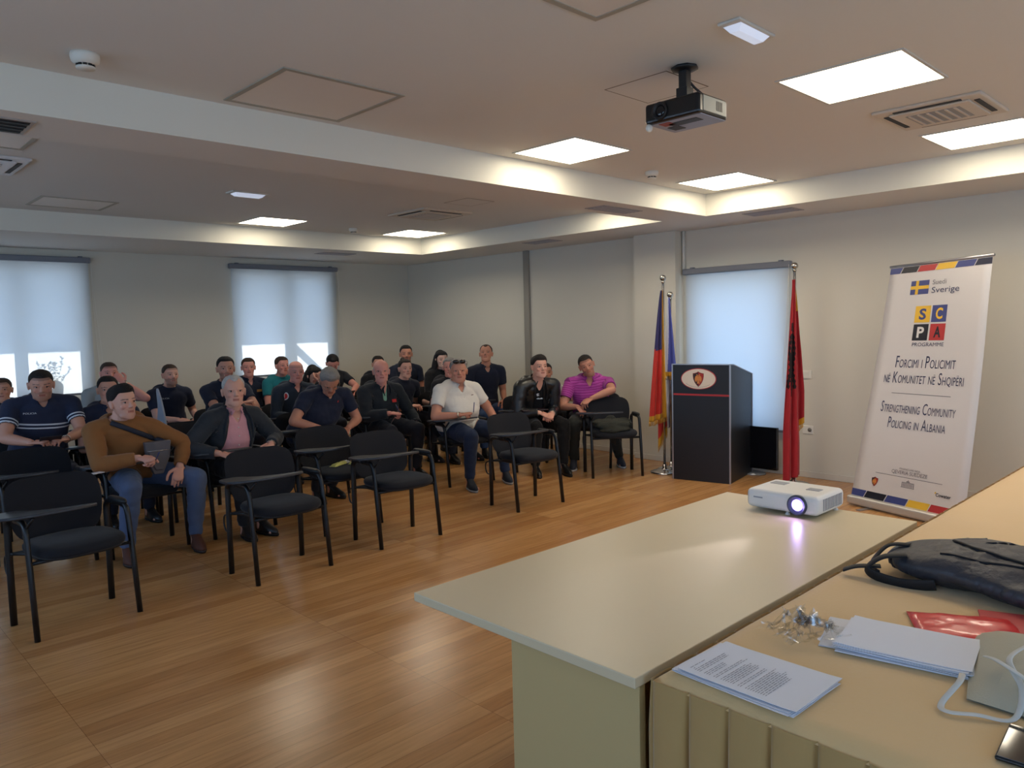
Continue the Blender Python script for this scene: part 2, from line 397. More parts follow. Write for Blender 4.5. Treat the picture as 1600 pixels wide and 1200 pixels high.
panel(.64, 1.215, 5.2, 5.78, 0, 'unlit square panel at the far left edge, between two grilles')
def hatch(x0, x1, y0, y1, label):
    mb = MB(); t = .006; z0, z1 = TRAY-.0015, TRAY+.001
    mb.box((x0, y0, z0), (x1, y0+t, z1), 1); mb.box((x0, y1-t, z0), (x1, y1, z1), 1); mb.box((x0, y0+t, z0), (x0+t, y1-t, z1), 1); mb.box((x1-t, y0+t, z0), (x1, y1-t, z1), 1)
    mb.box((x0+t, y0+t, z0), (x1-t, y1-t, z1), 0)
    o = mb.build('access_hatch', [M_ceil, mat('hatch joint', (120, 108, 96), .8)]); origin_to(o, ((x0+x1)/2, (y0+y1)/2, TRAY)); tag(o, label, 'access hatch')
hatch(3.20, 3.58, 2.19, 2.575, 'square access hatch outlined in the ceiling behind the hanging projector')
hatch(4.80, 5.15, 5.53, 5.885, 'square access hatch outlined in the far ceiling tray')

M_ac = mat('air conditioner plastic', (206, 196, 182), .5)
M_slot = mat('dark slot', (24, 26, 32), .6)
M_grille = mat('grille grey', (150, 150, 152), .6)
def cassette_ac(x0, x1, y0, y1, label, pale=False):
    root = thing('air_conditioner', label, 'air conditioner', ((x0+x1)/2, (y0+y1)/2, TRAY)); hx, hy = (x1-x0)/2, (y1-y0)/2
    mm = mat('air conditioner white', (222, 224, 228), .5) if pale else M_ac
    mb = MB(); mb.box((-hx, -hy, -.018), (hx, hy, .002)); mb.build('panel', mm, root, bevel=.012, seg=3)
    mb = MB(); mb.box((-hx*.74, -hy*.74, -.03), (hx*.74, hy*.74, -.017)); mb.build('inner_cover', mm, root, bevel=.006)
    for s in (-1, 1):
        a = MB().box((-hx*.62, s*hy*.83-.014, -.022), (hx*.62, s*hy*.83+.014, -.0175)); a.build('air_slot', M_slot, root)
        a = MB().box((s*hx*.83-.014, -hy*.62, -.022), (s*hx*.83+.014, hy*.62, -.0175)); a.build('air_slot', M_slot, root)
    g = MB()
    g.box((-hx*.5, -hy*.5, -.0315), (hx*.5, hy*.5, -.0295), 0)
    for i in range(6): y = -hy*.5+hy*i/6+.02; g.box((-hx*.5, y, -.036), (hx*.5, y+.012, -.031), 1)
    g.build('intake_grille', [M_grille, mm], root)
    return root
cassette_ac(4.80, 5.38, 1.26, 1.84, 'square cassette air conditioner in the ceiling between the two right light panels')
cassette_ac(4.80, 5.46, 6.20, 6.84, 'square cassette air conditioner in the far ceiling tray')
cassette_ac(.76, 1.35, 6.05, 6.70, 'white cassette air conditioner cut by the left edge', True)
def vent(x0, x1, y0, y1, label, along='x', dark=False):
    root = thing('air_vent', label, 'air vent', ((x0+x1)/2, (y0+y1)/2, SOF)); hx, hy = (x1-x0)/2, (y1-y0)/2
    MB().box((-hx, -hy, -.006), (hx, hy, .001)).build('frame', mat('vent frame', (168, 162, 158), .5), root, bevel=.002)
    MB().box((-hx+.02, -hy+.02, -.0075), (hx-.02, hy-.02, -.0055)).build('opening', mat('vent dark', (30, 32, 38), .7) if dark else mat('vent grey', (150, 150, 160), .7), root)
    s = MB(); n = 4
    for i in range(n):
        if along == 'x': y = -hy+.02+(2*hy-.04)*(i+.5)/n; s.box((-hx+.02, y-.006, -.011), (hx-.02, y+.006, -.0065))
        else: x = -hx+.02+(2*hx-.04)*(i+.5)/n; s.box((x-.006, -hy+.02, -.011), (x+.006, hy-.02, -.0065))
    s.build('louvre', M_black if dark else mat('vent louvre', (185, 182, 182), .5), root)
vent(5.17, 5.72, 4.18, 4.40, 'slotted air vent under the beam between the two ceiling trays')
vent(6.70, 6.95, 3.25, 3.75, 'narrow air vent in the ceiling above the right blind', 'y')
vent(6.66, 6.90, 6.22, 6.68, 'narrow air vent in the ceiling by the grey wall strip', 'y')
vent(5.17, 5.66, 8.80, 9.05, 'narrow air vent in the ceiling above the right back window')
vent(.25, .955, 4.16, 4.45, 'dark slotted air vent cut by the left edge, on the beam', dark=True)
M_em = mat('emergency light diffuser', (205, 212, 230), .35, emit=(205, 215, 235, .35))
def emergency(x, y, rz, label, L=.30, w=.105):
    root = thing('emergency_light', label, 'emergency light', (x, y, TRAY), rz)
    MB().box((-L/2, -w/2, -.012), (L/2, w/2, .001)).build('housing', M_frame, root, bevel=.006)
    mb = MB(); mb.rings([[(-L*.4, -w*.38, -.012), (L*.4, -w*.38, -.012), (L*.4, w*.38, -.012), (-L*.4, w*.38, -.012)], [(-L*.33, -w*.2, -.035), (L*.33, -w*.2, -.035), (L*.33, w*.2, -.035), (-L*.33, w*.2, -.035)]], smooth=False)
    mb.build('lens', M_em, root)
emergency(3.02, 1.665, 0, 'small white emergency light in the ceiling near the top edge')
emergency(3.07, 6.46, R(0), 'small white emergency light in the far ceiling tray', .34, .15)
def smoke(x, y, label, s=1):
    root = thing('smoke_detector', label, 'smoke detector', (x, y, TRAY))
    MB().lathe([(.001, .001), (.052*s, .001), (.054*s, -.012), (.05*s, -.03*s), (.038*s, -.04*s), (.036*s, -.041*s), (.001, -.041*s)]).build('base', M_white, root)
    mb = MB()
    for k in range(10):
        a = k*math.pi/5; M = Matrix.Rotation(a, 4, 'Z'); mb.box((.028*s, -.007, -.05*s), (.034*s, .007, -.04*s), 0, M)
    mb.build('chamber_slots', M_black, root)
    MB().lathe([(.001, -.04*s), (.026*s, -.04*s), (.030*s, -.05*s), (.036*s, -.05*s), (.034*s, -.057*s), (.001, -.058*s)]).build('cap', M_white, root)
smoke(1.05, 3.70, 'round white smoke detector at the upper left of the near ceiling', 1.1)
smoke(5.19, 3.70, 'round white smoke detector between two lit panels above the lectern')
smoke(5.10, 7.98, 'round white smoke detector in the far ceiling tray between two lit panels')

# switch and sockets
def plate(x, y, z, label, sock):
    root = thing('wall_socket' if sock else 'light_switch', label, 'socket' if sock else 'light switch', (x, y, z))
    MB().box((-.009, -.055, -.042), (0, .055, .042)).build('plate', M_white, root, bevel=.004)
    if sock: MB().lathe([(.001, -.0095), (.02, -.0095), (.021, -.013), (.001, -.013)], (0, -.02, 0), axis='x').build('outlet', mat('socket grey', (120, 118, 112), .5), root)
    else: MB().box((-.013, -.03, -.03), (-.008, .03, .03)).build('rocker', M_white, root, bevel=.002)
plate(XR, 3.44, 1.04, 'white light switch on the wall right of the red flag', False)
plate(XR, 3.42, .485, 'white wall socket low on the wall right of the red flag', True)
# ================================================================== front tables
M_table = mat('pale laminate table', (214, 197, 162), .36, bump=(60, .02), vary=.02, vscale=4)
M_edge = mat('table edge band', (190, 178, 152), .4)
M_tleg = mat('table panel laminate', (194, 170, 118), .5)
t = thing('conference_table', 'long pale laminate table carrying the small white projector', 'table', (2.39, 1.52, 0))
MB().box((-.965, -.44, .722), (.965, .44, .75)).build('tabletop', [M_table], t, bevel=.0025)
MB().box((-.935, -.43, 0), (-.91, .02, .722)).build('leg', M_tleg, t, bevel=.002)
MB().box((.91, -.43, 0), (.935, .02, .722)).build('leg', M_tleg, t, bevel=.002)
MB().box((-.905, -.24, .12), (.905, -.222, .722)).build('modesty_panel', M_tleg, t, bevel=.001)

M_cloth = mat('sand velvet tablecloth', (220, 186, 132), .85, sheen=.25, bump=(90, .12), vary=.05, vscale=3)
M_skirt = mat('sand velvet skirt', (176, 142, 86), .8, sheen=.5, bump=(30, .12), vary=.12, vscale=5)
t = thing('draped_table', 'long table covered with a pleated sand-coloured velvet cloth', 'table', (3.35, .29, 0))
TX0, TX1, TY0, TY1, TZ = 1.45, 5.25, -.45, 1.052, .765
o = Vector(t.location)
MB().box((TX0+.02-o.x, TY0+.02-o.y, .72), (TX1-.02-o.x, TY1-.02-o.y, .748)).build('tabletop', M_tleg, t)
for x, y in ((TX0+.1, TY0+.1), (TX1-.1, TY0+.1), (TX0+.1, TY1-.1), (TX1-.1, TY1-.1)):
    MB().box((x-.025-o.x, y-.025-o.y, 0), (x+.025-o.x, y+.025-o.y, .72)).build('leg', M_alu, t)
# cloth top: gently uneven sheet with rolled edges
mb = MB(); nx, ny = 120, 48; g = []
for j in range(ny+1):
    for i in range(nx+1):
        x = TX0+(TX1-TX0)*i/nx; y = TY0+(TY1-TY0)*j/ny
        e = min(x-TX0, TX1-x, y-TY0, TY1-y); d = max(0, .022-e)
        z = TZ-.022*(d/.022)**2+.0016*noise.noise(Vector((x*5, y*5, 0)))
        g.append((x-o.x, y-o.y, z))
mb.add(g, [(j*(nx+1)+i, j*(nx+1)+i+1, (j+1)*(nx+1)+i+1, (j+1)*(nx+1)+i) for j in range(ny) for i in range(nx)], 0, True)
mb.build('tablecloth', M_cloth, t)
# pleated skirt around the four sides: box pleats
def skirt_path():
    pts = []
    def side(a, b, nrm):
        a = Vector(a); b = Vector(b); L = (b-a).length; d = (b-a)/L; nrm = Vector(nrm); s = 0; pl = .095
        n = int(L/pl); pl = L/n
        for k in range(n):
            for u, off in ((0, -.004), (.05, .010), (.25, .0145), (.55, .015), (.82, .012), (.92, .004), (.96, -.022)):
                pts.append((a+d*(pl*(k+u)), nrm*off))
    side((TX0, TY0, 0), (TX0, TY1, 0), (-1, 0, 0)); side((TX0, TY1, 0), (TX1, TY1, 0), (0, 1, 0))
    side((TX1, TY1, 0), (TX1, TY0, 0), (1, 0, 0)); side((TX1, TY0, 0), (TX0, TY0, 0), (0, -1, 0))
    return pts
pts = skirt_path(); n = len(pts); mb = MB(); g = []; NZ = 12
for j in range(NZ+1):
    z = TZ-.016-(TZ-.03)*j/NZ
    for i, (p, q) in enumerate(pts):
        k = min(1, .25+j*.45)+.25*j/NZ; wv = .006*noise.noise(Vector((p.x*3, p.y*3, z*4)))*j/NZ
        g.append((p.x+q.x*k*1.0-o.x+(wv if abs(q.x) > 0 else 0), p.y+q.y*(k if p.x < TX0+.3 or q.y < 0 or abs(q.x) > 0 else .25)-o.y+(wv if abs(q.y) > 0 and q.y < 0 else 0), z))
mb.add(g, [(j*n+i, j*n+(i+1) % n, (j+1)*n+(i+1) % n, (j+1)*n+i) for j in range(NZ) for i in range(n)], 0, True)
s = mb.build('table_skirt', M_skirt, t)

# ---- small white projector
M_pw = mat('projector white', (226, 224, 220), .38)
M_pg = mat('projector grey', (150, 152, 158), .5)
t = thing('projector', 'small white projector switched on, standing on the pale table', 'projector', (3.235, 1.55, .75))
MB().box((-.135, -.165, .014), (.135, .165, .098)).build('body', M_pw, t, bevel=.022, seg=4)
MB().lathe([(.004, -.128), (.044, -.128), (.044, -.142), (.037, -.146), (.034, -.138), (.004, -.136)], (0, -.075, .054), 28, axis='x').build('lens_ring', mat('lens ring', (60, 66, 84), .3), t)
MB().ell((-.132, -.075, .054), (.010, .030, .030)).build('lens', mat('lamp glass', (120, 120, 190), .1, emit=(140, 120, 255, 5.0)), t)
MB().ell((-.141, -.078, .054), (.004, .012, .012)).build('lamp_glow', mat('lamp core', (255, 245, 255), .2, emit=(205, 180, 255, 70)), t)
mb = MB()
for i in range(12): mb.box((-.085+i*.016, -.1668, .032), (-.077+i*.016, -.1645, .082))
mb.build('side_louvre', M_pg, t)
MB().box((-.015, -.115, .0965), (.03, -.055, .1005)).build('zoom_slider', M_pg, t, bevel=.003)
MB().box((.02, .06, .0965), (.075, .13, .1)).build('button_panel', M_pg, t, bevel=.002)
for p in ((-.11, -.02), (.1, -.14), (.1, .13)): MB().lathe([(.002, 0), (.011, 0), (.011, .006), (.006, .008), (.006, .02), (.002, .02)], (p[0], p[1], 0), 14).build('foot', M_pw, t)
MB().box((-.1362, .085, .06), (-.1345, .128, .066)).build('maker_mark', M_pg, t)
L = bpy.data.lights.new('projector_beam', 'SPOT'); L.energy = 30; L.spot_size = R(38); L.spot_blend = .3; L.color = (.8, .78, 1); L.shadow_soft_size = .01
lo = bpy.data.objects.new('projector_beam', L); COL.objects.link(lo); lo.parent = t; lo.location = (-.16, -.075, .056); lo.rotation_euler = Vector((-1, 0, .18)).to_track_quat('-Z', 'Y').to_euler()

# ---- ceiling projector
t = thing('hanging_projector', 'black projector hanging from the ceiling on a black mount', 'projector', (3.22, 2.10, TRAY))
MB().lathe([(.001, .001), (.055, .001), (.065, -.004), (.065, -.014), (.03, -.022), (.001, -.022)], n=8).build('ceiling_plate', M_black, t)
MB().box((-.022, -.022, -.17), (.022, .022, -.015)).build('pole', M_black, t, bevel=.004)
mb = MB(); mb.box((-.03, -.03, -.165), (.03, .03, -.10)); mb.box((-.06, -.035, -.172), (.06, .035, -.16)); mb.build('bracket', M_black, t, bevel=.003)
MB().box((-.125, -.155, -.265), (.125, .145, -.17)).build('body', mat('projector black', (18, 18, 20), .3), t, bevel=.014, seg=3)
MB().box((-.10, -.15, -.2665), (.115, .135, -.262)).build('underside_panel', mat('underside pale', (150, 156, 176), .4), t, bevel=.004)
mb = MB(); mb.box((-.06, -.1, -.2685), (.0, .06, -.266)); mb.box((.0, .04, -.2685), (.07, .1, -.266)); mb.build('underside_marks', M_black, t)
MB().box((-.09, .03, -.2685), (-.03, .09, -.266)).build('label_sticker', mat('red sticker', (150, 60, 50), .5), t)
MB().lathe([(.002, -.122), (.042, -.122), (.042, -.134), (.034, -.137), (.030, -.126), (.002, -.124)], (0, .055, -.217), 24, axis='x').build('lens_ring', M_black, t)
MB().ell((-.124, .055, -.217), (.008, .028, .028)).build('lens', mat('dark lens', (12, 14, 22), .05), t)
MB().box((-.09, -.1575, -.25), (.11, -.1545, -.18)).build('side_panel', mat('side grey', (150, 150, 138), .5), t, bevel=.002)
mb = MB()
for i in range(7): mb.box((.02+i*.008, -.1590, -.235), (.024+i*.008, -.157, -.192))
mb.build('side_louvre', M_black, t)
MB().tube(bez([(.02, .0, -.05), (.05, -.02, -.09), (.085, -.05, -.13), (.11, -.08, -.17)]), .006, 8).build('cable', M_black, t)
mb = MB(); mb.ell((-.11, .13, -.28), (.02, .015, .02)); mb.build('cable_tag', M_white, t)

# ================================================================== lectern
PF = Vector((6.506, 4.42, 0)); PN = Vector((6.626, 3.828, 0)); PB = Vector((7.314, 3.955, 0))
ang = math.atan2(PN.y-PF.y, PN.x-PF.x)
M_lect = mat('lectern black', (22, 23, 28), .42, bump=(200, .05))
t = thing('lectern', 'tall black lectern with an oval crest plate and red stripe', 'lectern', ((PF.x+PN.x)/2, (PF.y+PN.y)/2, 0), ang)
# local: x along front from far-left to near-right, y = backwards(+)
wd, dp = (PN-PF).length/2, (PB-PN).length
def sidepoly(x): return [(x, 0, 0), (x, dp, 0), (x, dp, 1.04), (x, .10, 1.165), (x, 0, 1.17)]
MB().prism(sidepoly(-wd+.006), (wd*2-.012, 0, 0)).build('body', M_lect, t, bevel=.004)
e = MB(); k = .013
for x in (-wd, wd-k): e.box((x, -.004, 0), (x+k, k, 1.172)); e.box((x, dp-k, 0), (x+k, dp+.003, 1.043))
for x in (-wd, wd-.007): e.prism([(x, -.004, 1.168), (x, .10, 1.163), (x, dp+.003, 1.038), (x, dp+.003, 1.046), (x, .10, 1.174), (x, -.004, 1.179)], (.007, 0, 0))
e.box((-wd, -.004, 1.168), (wd, .006, 1.179))
e.build('edge_trim', M_alu, t, bevel=.001)
MB().box((-wd+.02, -.004, .862), (wd-k, 0.0, .880)).build('stripe', mat('lectern red', (168, 44, 48), .45), t)
def oval(cx, cz, rx, rz, y0, y1, n=48): return [[(cx+rx*math.cos(a), y, cz+rz*math.sin(a)) for a in [2*math.pi*i/n for i in range(n)]] for y in (y0, y1)]
MB().rings(oval(-.02, 1.03, .182, .105, 0, -.006), smooth=False).build('plate_rim', mat('plate rim red', (176, 50, 56), .4), t)
pl = MB().rings(oval(-.02, 1.03, .174, .098, -.003, -.0075), smooth=False).build('crest_plate', mat('plate cream', (222, 210, 194), .45), t)
def crest(parent, M, s, mats=None):
    """shield: dark-red rim, black left field, red right field, golden two-headed bird; 2D coords (x,z) height ~2"""
    red, blk, gold, rim = mat('crest red', (158, 38, 36), .5), mat('crest black', (28, 24, 30), .5), mat('crest gold', (206, 132, 62), .45), mat('crest rim', (120, 34, 26), .5)
    def shield(k, dz=0):
        h = []
        for x, z in ((0, 1.0), (.25, .86), (.5, .78), (.78, .74), (.78, .35), (.70, -.1), (.52, -.52), (.28, -.85), (0, -1.12)): h.append((x*k, z*k+dz))
        return h
    def P(pts, y0, y1, m_, name):
        q = MB(); q.prism([(x*s, y0, z*s) for x, z in pts], (0, y1-y0, 0), 0, M); return q.build(name, m_, parent)
    full = lambda k: shield(k)+[(-x, z) for x, z in shield(k)[::-1][1:-1]]
    P(full(1), -.001, -.002, rim, 'crest_rim')
    r = shield(.9, -.01); P(r, -.0018, -.0028, red, 'crest_field'); P([(-x, z) for x, z in r], -.0018, -.0028, blk, 'crest_field')
    q = MB()
    for sgn in (-1, 1):
        wing = [(0, .25), (.10, .32), (.28, .42), (.42, .28), (.50, .0), (.46, -.3), (.34, -.5), (.30, -.2), (.22, -.48), (.16, -.2), (0, -.45)]
        q.prism([(sgn*x*s, -.0026, z*s) for x, z in wing], (0, -.001, 0), 0, M)
        q.prism([(sgn*x*s, -.0026, z*s) for x, z in [(.02, .25), (.06, .5), (.16, .62), (.30, .55), (.20, .50), (.16, .3)]], (0, -.001, 0), 0, M)
    q.prism([(x*s, -.0026, z*s) for x, z in [(-.12, -.35), (.12, -.35), (.2, -.75), (0, -.62), (-.2, -.75)]], (0, -.001, 0), 0, M)
    q.build('crest_eagle', gold, parent)
crest(t, Matrix.Translation((-.02, -.0068, 1.032)), .072)
mb = MB()
for i in range(30):
    a = R(214+i*3.6); mb.box((-.0025, -.0086, -.002), (.0025, -.0074, .002), 0, Matrix.Translation((-.02+.155*math.cos(a), 0, 1.03+.083*math.sin(a))) @ Matrix.Rotation(-(a+math.pi/2), 4, 'Y'))
mb.build('plate_lettering', mat('plate print', (120, 110, 112), .5), t)

# ================================================================== roll-up banner
BL, BR, TL, TR = Vector((6.57, 2.645, .07)), Vector((6.25, 1.69, .07)), Vector((6.92, 2.465, 2.02)), Vector((6.57, 1.62, 2.04))
bc = (BL+BR)/2; bang = math.atan2(BR.y-BL.y, BR.x-BL.x)
t = thing('rollup_banner', 'white roll-up banner with four coloured letter squares, leaning back near the wall', 'banner', (bc.x, bc.y, 0))
ob = Vector(t.location); nrm = ((BR-BL).cross(TL-BL)).normalized()
if nrm.x > 0: nrm = -nrm
def bs(u, v, off=0):
    lv = v
    p = (BL*(1-u)+BR*u)*(1-lv)+(TL*(1-u)+TR*u)*lv
    bul = -.03*math.sin(math.pi*min(1, max(0, v)))**2*(v)            # slight sag towards the pole
    return p-ob+nrm*(off+bul+.004*math.sin(u*5)*math.sin(v*6))
mb = MB(); NU, NV = 12, 40; g = [bs(i/NU, -.02+1.02*j/NV) for j in range(NV+1) for i in range(NU+1)]
mb.add(g, [(j*(NU+1)+i, j*(NU+1)+i+1, (j+1)*(NU+1)+i+1, (j+1)*(NU+1)+i) for j in range(NV) for i in range(NU)], 0, True)
fb = mb.build('banner_sheet', mat('banner vinyl', (214, 210, 210), .42), t)
sd = fb.modifiers.new('s', 'SOLIDIFY'); sd.thickness = .0012; sd.offset = 0
Mb = Matrix.Rotation(bang, 4, 'Z')
MB().box((-.515, -.05, .012), (.515, .05, .085), 0, Mb).build('base_cassette', mat('banner base', (196, 192, 186), .35, metal=.3), t, bevel=.018, seg=3)
MB().tube([bs(-.01, 1.0, 0), bs(1.01, 1.0, 0)], .011, 10).build('top_rail', M_alu, t)
mb = MB()
for x in (-.3, .3): mb.box((x-.02, -.16, .0), (x+.02, .12, .008), 0, Mb)
mb.build('foot', M_alu, t)
MB().tube([Mb @ Vector((0, .07, .05)), bs(.5, .985, -.03)], .009, 8).build('support_pole', M_alu, t)
C_nb, C_nv, C_rd, C_ye, C_bl = mat('print navy', (34, 38, 62), .45), mat('print dark', (24, 26, 40), .45), mat('print red', (186, 52, 54), .45), mat('print yellow', (236, 190, 60), .45), mat('print blue', (62, 72, 132), .45)
C_tx = mat('print text', (62, 66, 96), .5); C_gr = mat('print grey', (120, 118, 124), .5); C_wh = mat('print white', (225, 222, 220), .5)
def bpoly(name, polys, m_, off=.0022):
    mb = MB()
    for pl in polys: k = [bs(u, v, off) for u, v in pl]; mb.add(k, [tuple(range(len(k)))])
    return mb.build(name, m_, t)
def brect(u0, u1, v0, v1, sh=0): return [(u0, v0), (u1, v0), (u1+sh, v1), (u0+sh, v1)]
def btext(name, s, u0, u1, v0, v1, m_, off=.0034, bold=0, sh=0):
    vs, fs = fit_text(s, 0, 1, 0, 1, bold)
    mb = MB(); mb.add([bs(u0+(u1-u0)*v.x+sh*v.y, v0+(v1-v0)*v.y, off) for v in vs], fs); return mb.build(name, m_, t)
for cuts, v0, v1, cols, shf in (([-.06, .115, .290, .475, .665, .845, 1.06], .967, .992, [C_bl, C_nv, C_rd, C_ye, C_bl, C_nb], .026), ([-.06, .120, .315, .510, .700, .885, 1.06], .006, .036, [C_bl, C_nv, C_bl, C_ye, C_rd, C_wh], .026)):
    for i in range(6):
        a, b = cuts[i]+.004, cuts[i+1]-.004
        q = [(max(0, a), v0), (min(1, b), v0), (min(1, b+shf), v1), (max(0, a+shf), v1)]
        bpoly('colour_band', [q], cols[i])
bpoly('flag_print', [brect(.249, .434, .872, .929)], C_bl, .002)
bpoly('flag_cross', [brect(.249, .434, .8935, .9075), brect(.300, .329, .872, .929)], C_ye, .003)
btext('lettering', 'Suedi', .468, .603, .908, .927, C_gr); btext('lettering', 'Sverige', .467, .733, .866, .8975, C_tx)
for (u0, u1, v0, v1, c, ch, cc) in ((.330, .483, .755, .823, C_ye, 'S', C_bl), (.497, .640, .755, .823, C_bl, 'C', C_ye), (.332, .480, .681, .748, C_nv, 'P', C_wh), (.497, .642, .681, .748, C_rd, 'A', C_nv)):
    bpoly('logo_square', [brect(u0, u1, v0, v1)], c, .002)
    w = (u1-u0); btext('lettering', ch, u0+w*.28, u1-w*.26, v0+.011, v1-.011, cc, .0034, .03)
btext('lettering', 'PROGRAMME', .342, .646, .657, .672, C_tx, bold=0)
def smallcaps(words, u0, u1, vb, hc, hs):
    """small-capital line: first letters tall"""
    runs = []; 
    for w in words.split(' '):
        if not w: continue
        runs.append((w[0], w[0].isupper())); 
        if len(w) > 1: runs.append((w[1:], False))
        runs.append((' ', False))
    runs = runs[:-1]; items = []; x = 0
    for s_, big in runs:
        k = 1.45 if big else 1
        if s_ == ' ': x += .42; continue
        vs, fs = text_mesh(s_.upper(), bold=0); x0 = min(v.x for v in vs); x1 = max(v.x for v in vs)
        items.append((vs, fs, x-x0*k, k)); x += (x1-x0)*k+.13
    tot = x-.13; H = .70; mb = MB()
    for vs, fs, dx, k in items:
        mb.add([bs(u0+(v.x*k+dx)/tot*(u1-u0), vb+v.y*k/(H*1.45)*hc, .0034) for v in vs], fs)
    return mb.build('lettering', C_tx, t)
smallcaps('Forcimi i Policimit', .210, .776, .568, .050, 0)
smallcaps('në Komunitet në Shqipëri', .118, .862, .503, .048, 0)
bpoly('rule', [brect(.219, .768, .4585, .4610)], C_gr)
smallcaps('Strengthening Community', .142, .828, .379, .046, 0)
smallcaps('Policing in Albania', .238, .762, .315, .046, 0)
btext('lettering', 'FINANCUAR NGA', .419, .603, .149, .157, C_gr)
btext('lettering', 'QEVERIA SUEDEZE', .351, .668, .128, .146, C_gr)
bpoly('rule', [brect(.202, .798, .119, .1212)], C_gr)
M_cr = Matrix.Translation(bs(.206, .081, .001)) @ Matrix.Rotation(bang, 4, 'Z')
# crest printed on the sheet: tilt to the sheet
bx_ = (bs(.6, .08)-bs(.4, .08)).normalized(); bz_ = (bs(.2, .12)-bs(.2, .06)).normalized(); by_ = bz_.cross(bx_)
M_cr = Matrix((bx_, by_, bz_)).transposed().to_4x4(); M_cr.translation = bs(.206, .082, .002)
crest(t, M_cr, .038)
# government building emblem: pediment, columns, steps
pol = [brect(.45, .57, .080, .082), brect(.455, .565, .099, .1015), brect(.495, .525, .103, .107), brect(.507, .513, .107, .112)]
for i in range(9): pol.append(brect(.456+i*.0128, .462+i*.0128, .083, .098))
bpoly('building_emblem', pol, C_gr)
btext('lettering', 'Cowater', .755, .879, .070, .084, C_nv, bold=.02)
bpoly('logo_accent', [[(.742, .083), (.752, .0885), (.758, .084), (.75, .080)]], C_ye)

# ================================================================== flags
def pole(parent, h, lean=0):
    MB().lathe([(.001, 0), (.15, 0), (.15, .012), (.13, .022), (.05, .034), (.022, .05), (.02, .09), (.001, .09)], n=32).build('base', M_chrome, parent)
    MB().tube([(0, 0, .05), (0, 0, h)], .0125, 12).build('pole', M_chrome, parent)
    q = MB(); q.ell((0, 0, h+.03), (.034, .034, .032), 20, 12); q.lathe([(.004, h-.02), (.018, h-.02), (.018, h-.005), (.008, h)], n=14); q.build('finial', mat('finial steel', (190, 186, 176), .2, metal=1), parent)
rx, ry = _r.x, _r.y                    # plan direction across the flags
LAT = Vector((.72, -.69, 0)); DEP = Vector((.69, .72, 0))
def flag_sheet(parent, name, ztop, zl, zr, left, right, nf, amp, depth, mats, fn, NS=60, NT=70, seed=0, fold=None):
    """hanging folded sheet; s across, t down"""
    g = []; cols = []
    for j in range(NT+1):
        tt = j/NT
        for i in range(NS+1):
            s = i/NS; zb = zl+(zr-zl)*s; z = ztop-(ztop-zb)*tt
            wl_, wr_ = left(tt), right(tt); k = wl_+(wr_-wl_)*s
            ph = s*nf*2*math.pi+seed+.6*tt
            d = depth+amp*math.sin(ph)*min(1, .25+tt*1.1)+.004*noise.noise(Vector((s*6, tt*9, seed)))
            k2 = k+.22*amp*math.cos(ph*1.0)*tt
            p = LAT*k2+DEP*d; g.append((p.x, p.y, z))
    mb = MB()
    for j in range(NT):
        for i in range(NS):
            a = j*(NS+1)+i; mb.add([], [])
    fs = []; mi = []
    for j in range(NT):
        for i in range(NS):
            a = j*(NS+1)+i; fs.append((a, a+1, a+NS+2, a+NS+1)); mi.append(fn((i+.5)/NS, (j+.5)/NT, ztop-(ztop-(zl+(zr-zl)*(i+.5)/NS))*(j+.5)/NT))
    mb.add(g, fs, 0, True); mb.mi = mi
    o = mb.build(name, mats, parent); sd = o.modifiers.new('s', 'SOLIDIFY'); sd.thickness = .002
    return o
def fringe(parent, pts, L, m_):
    mb = MB()
    for a in pts:
        a = Vector(a); mb.tube([a, a+Vector((random.uniform(-.003, .003), 0, -L*random.uniform(.85, 1.05)))], .0028, 5)
    mb.build('fringe_tassel', m_, parent)
F_red, F_navy, F_gold, F_blue, F_white, F_crim, F_blk = mat('flag red', (206, 48, 38), .7, sheen=.2), mat('flag navy', (46, 46, 104), .7, sheen=.2), mat('flag gold', (216, 160, 36), .6, sheen=.3), mat('flag blue', (78, 88, 168), .7, sheen=.2), mat('flag white', (196, 198, 214), .7), mat('flag crimson', (170, 30, 40), .7, sheen=.2), mat('flag black', (22, 14, 20), .8)
t = thing('flag', 'navy over red flag with gold fringe on a steel pole left of the lectern', 'flag', (6.72, 4.665, 0))
pole(t, 2.03)
flag_sheet(t, 'flag_cloth', 1.93, .545, .60, lambda q: -.03-.135*q**.8, lambda q: -.012+.028*q, 2.6, .022, -.03, [F_navy, F_red, F_gold], lambda s, q, z: 2 if (s > .80-.12*q*0 or q > .955) else (0 if z > 1.31 else 1), seed=.5)
flag_sheet(t, 'flag_back_fold', 1.60, .26, .42, lambda q: -.05-.01*q, lambda q: .0+.035*q, 1.6, .016, .02, [F_red, F_gold], lambda s, q, z: 1 if (q > .93 or abs(s-(1.75-1.15*q)) < .10 and q > .7) else 0, seed=2)
pf = []
for i in range(26): s = i/25; p = LAT*(-.165+(.181)*s)+DEP*(-.03+.02*math.sin(s*16)); pf.append((p.x, p.y, .55+.055*s))
fringe(t, pf, .055, F_gold)
pf = []
for i in range(14): s = i/13; p = LAT*(-.06+.095*s)+DEP*(.02); pf.append((p.x, p.y, .27+.16*s))
fringe(t, pf, .05, F_gold)
t = thing('flag', 'blue and white flag half hidden between the navy-red flag and lectern', 'flag', (6.90, 4.70, 0))
pole(t, 1.86)
flag_sheet(t, 'flag_cloth', 1.86, 1.02, 1.02, lambda q: -.035-.03*q, lambda q: -.012+.07*q, 1.8, .014, -.03, [F_white, F_blue, F_gold], lambda s, q, z: 2 if q > .94 else (0 if s < .42-.25*q else 1), seed=1)
pf = []
for i in range(12): s = i/11; p = LAT*(-.06+.115*s)+DEP*(-.03); pf.append((p.x, p.y, 1.03))
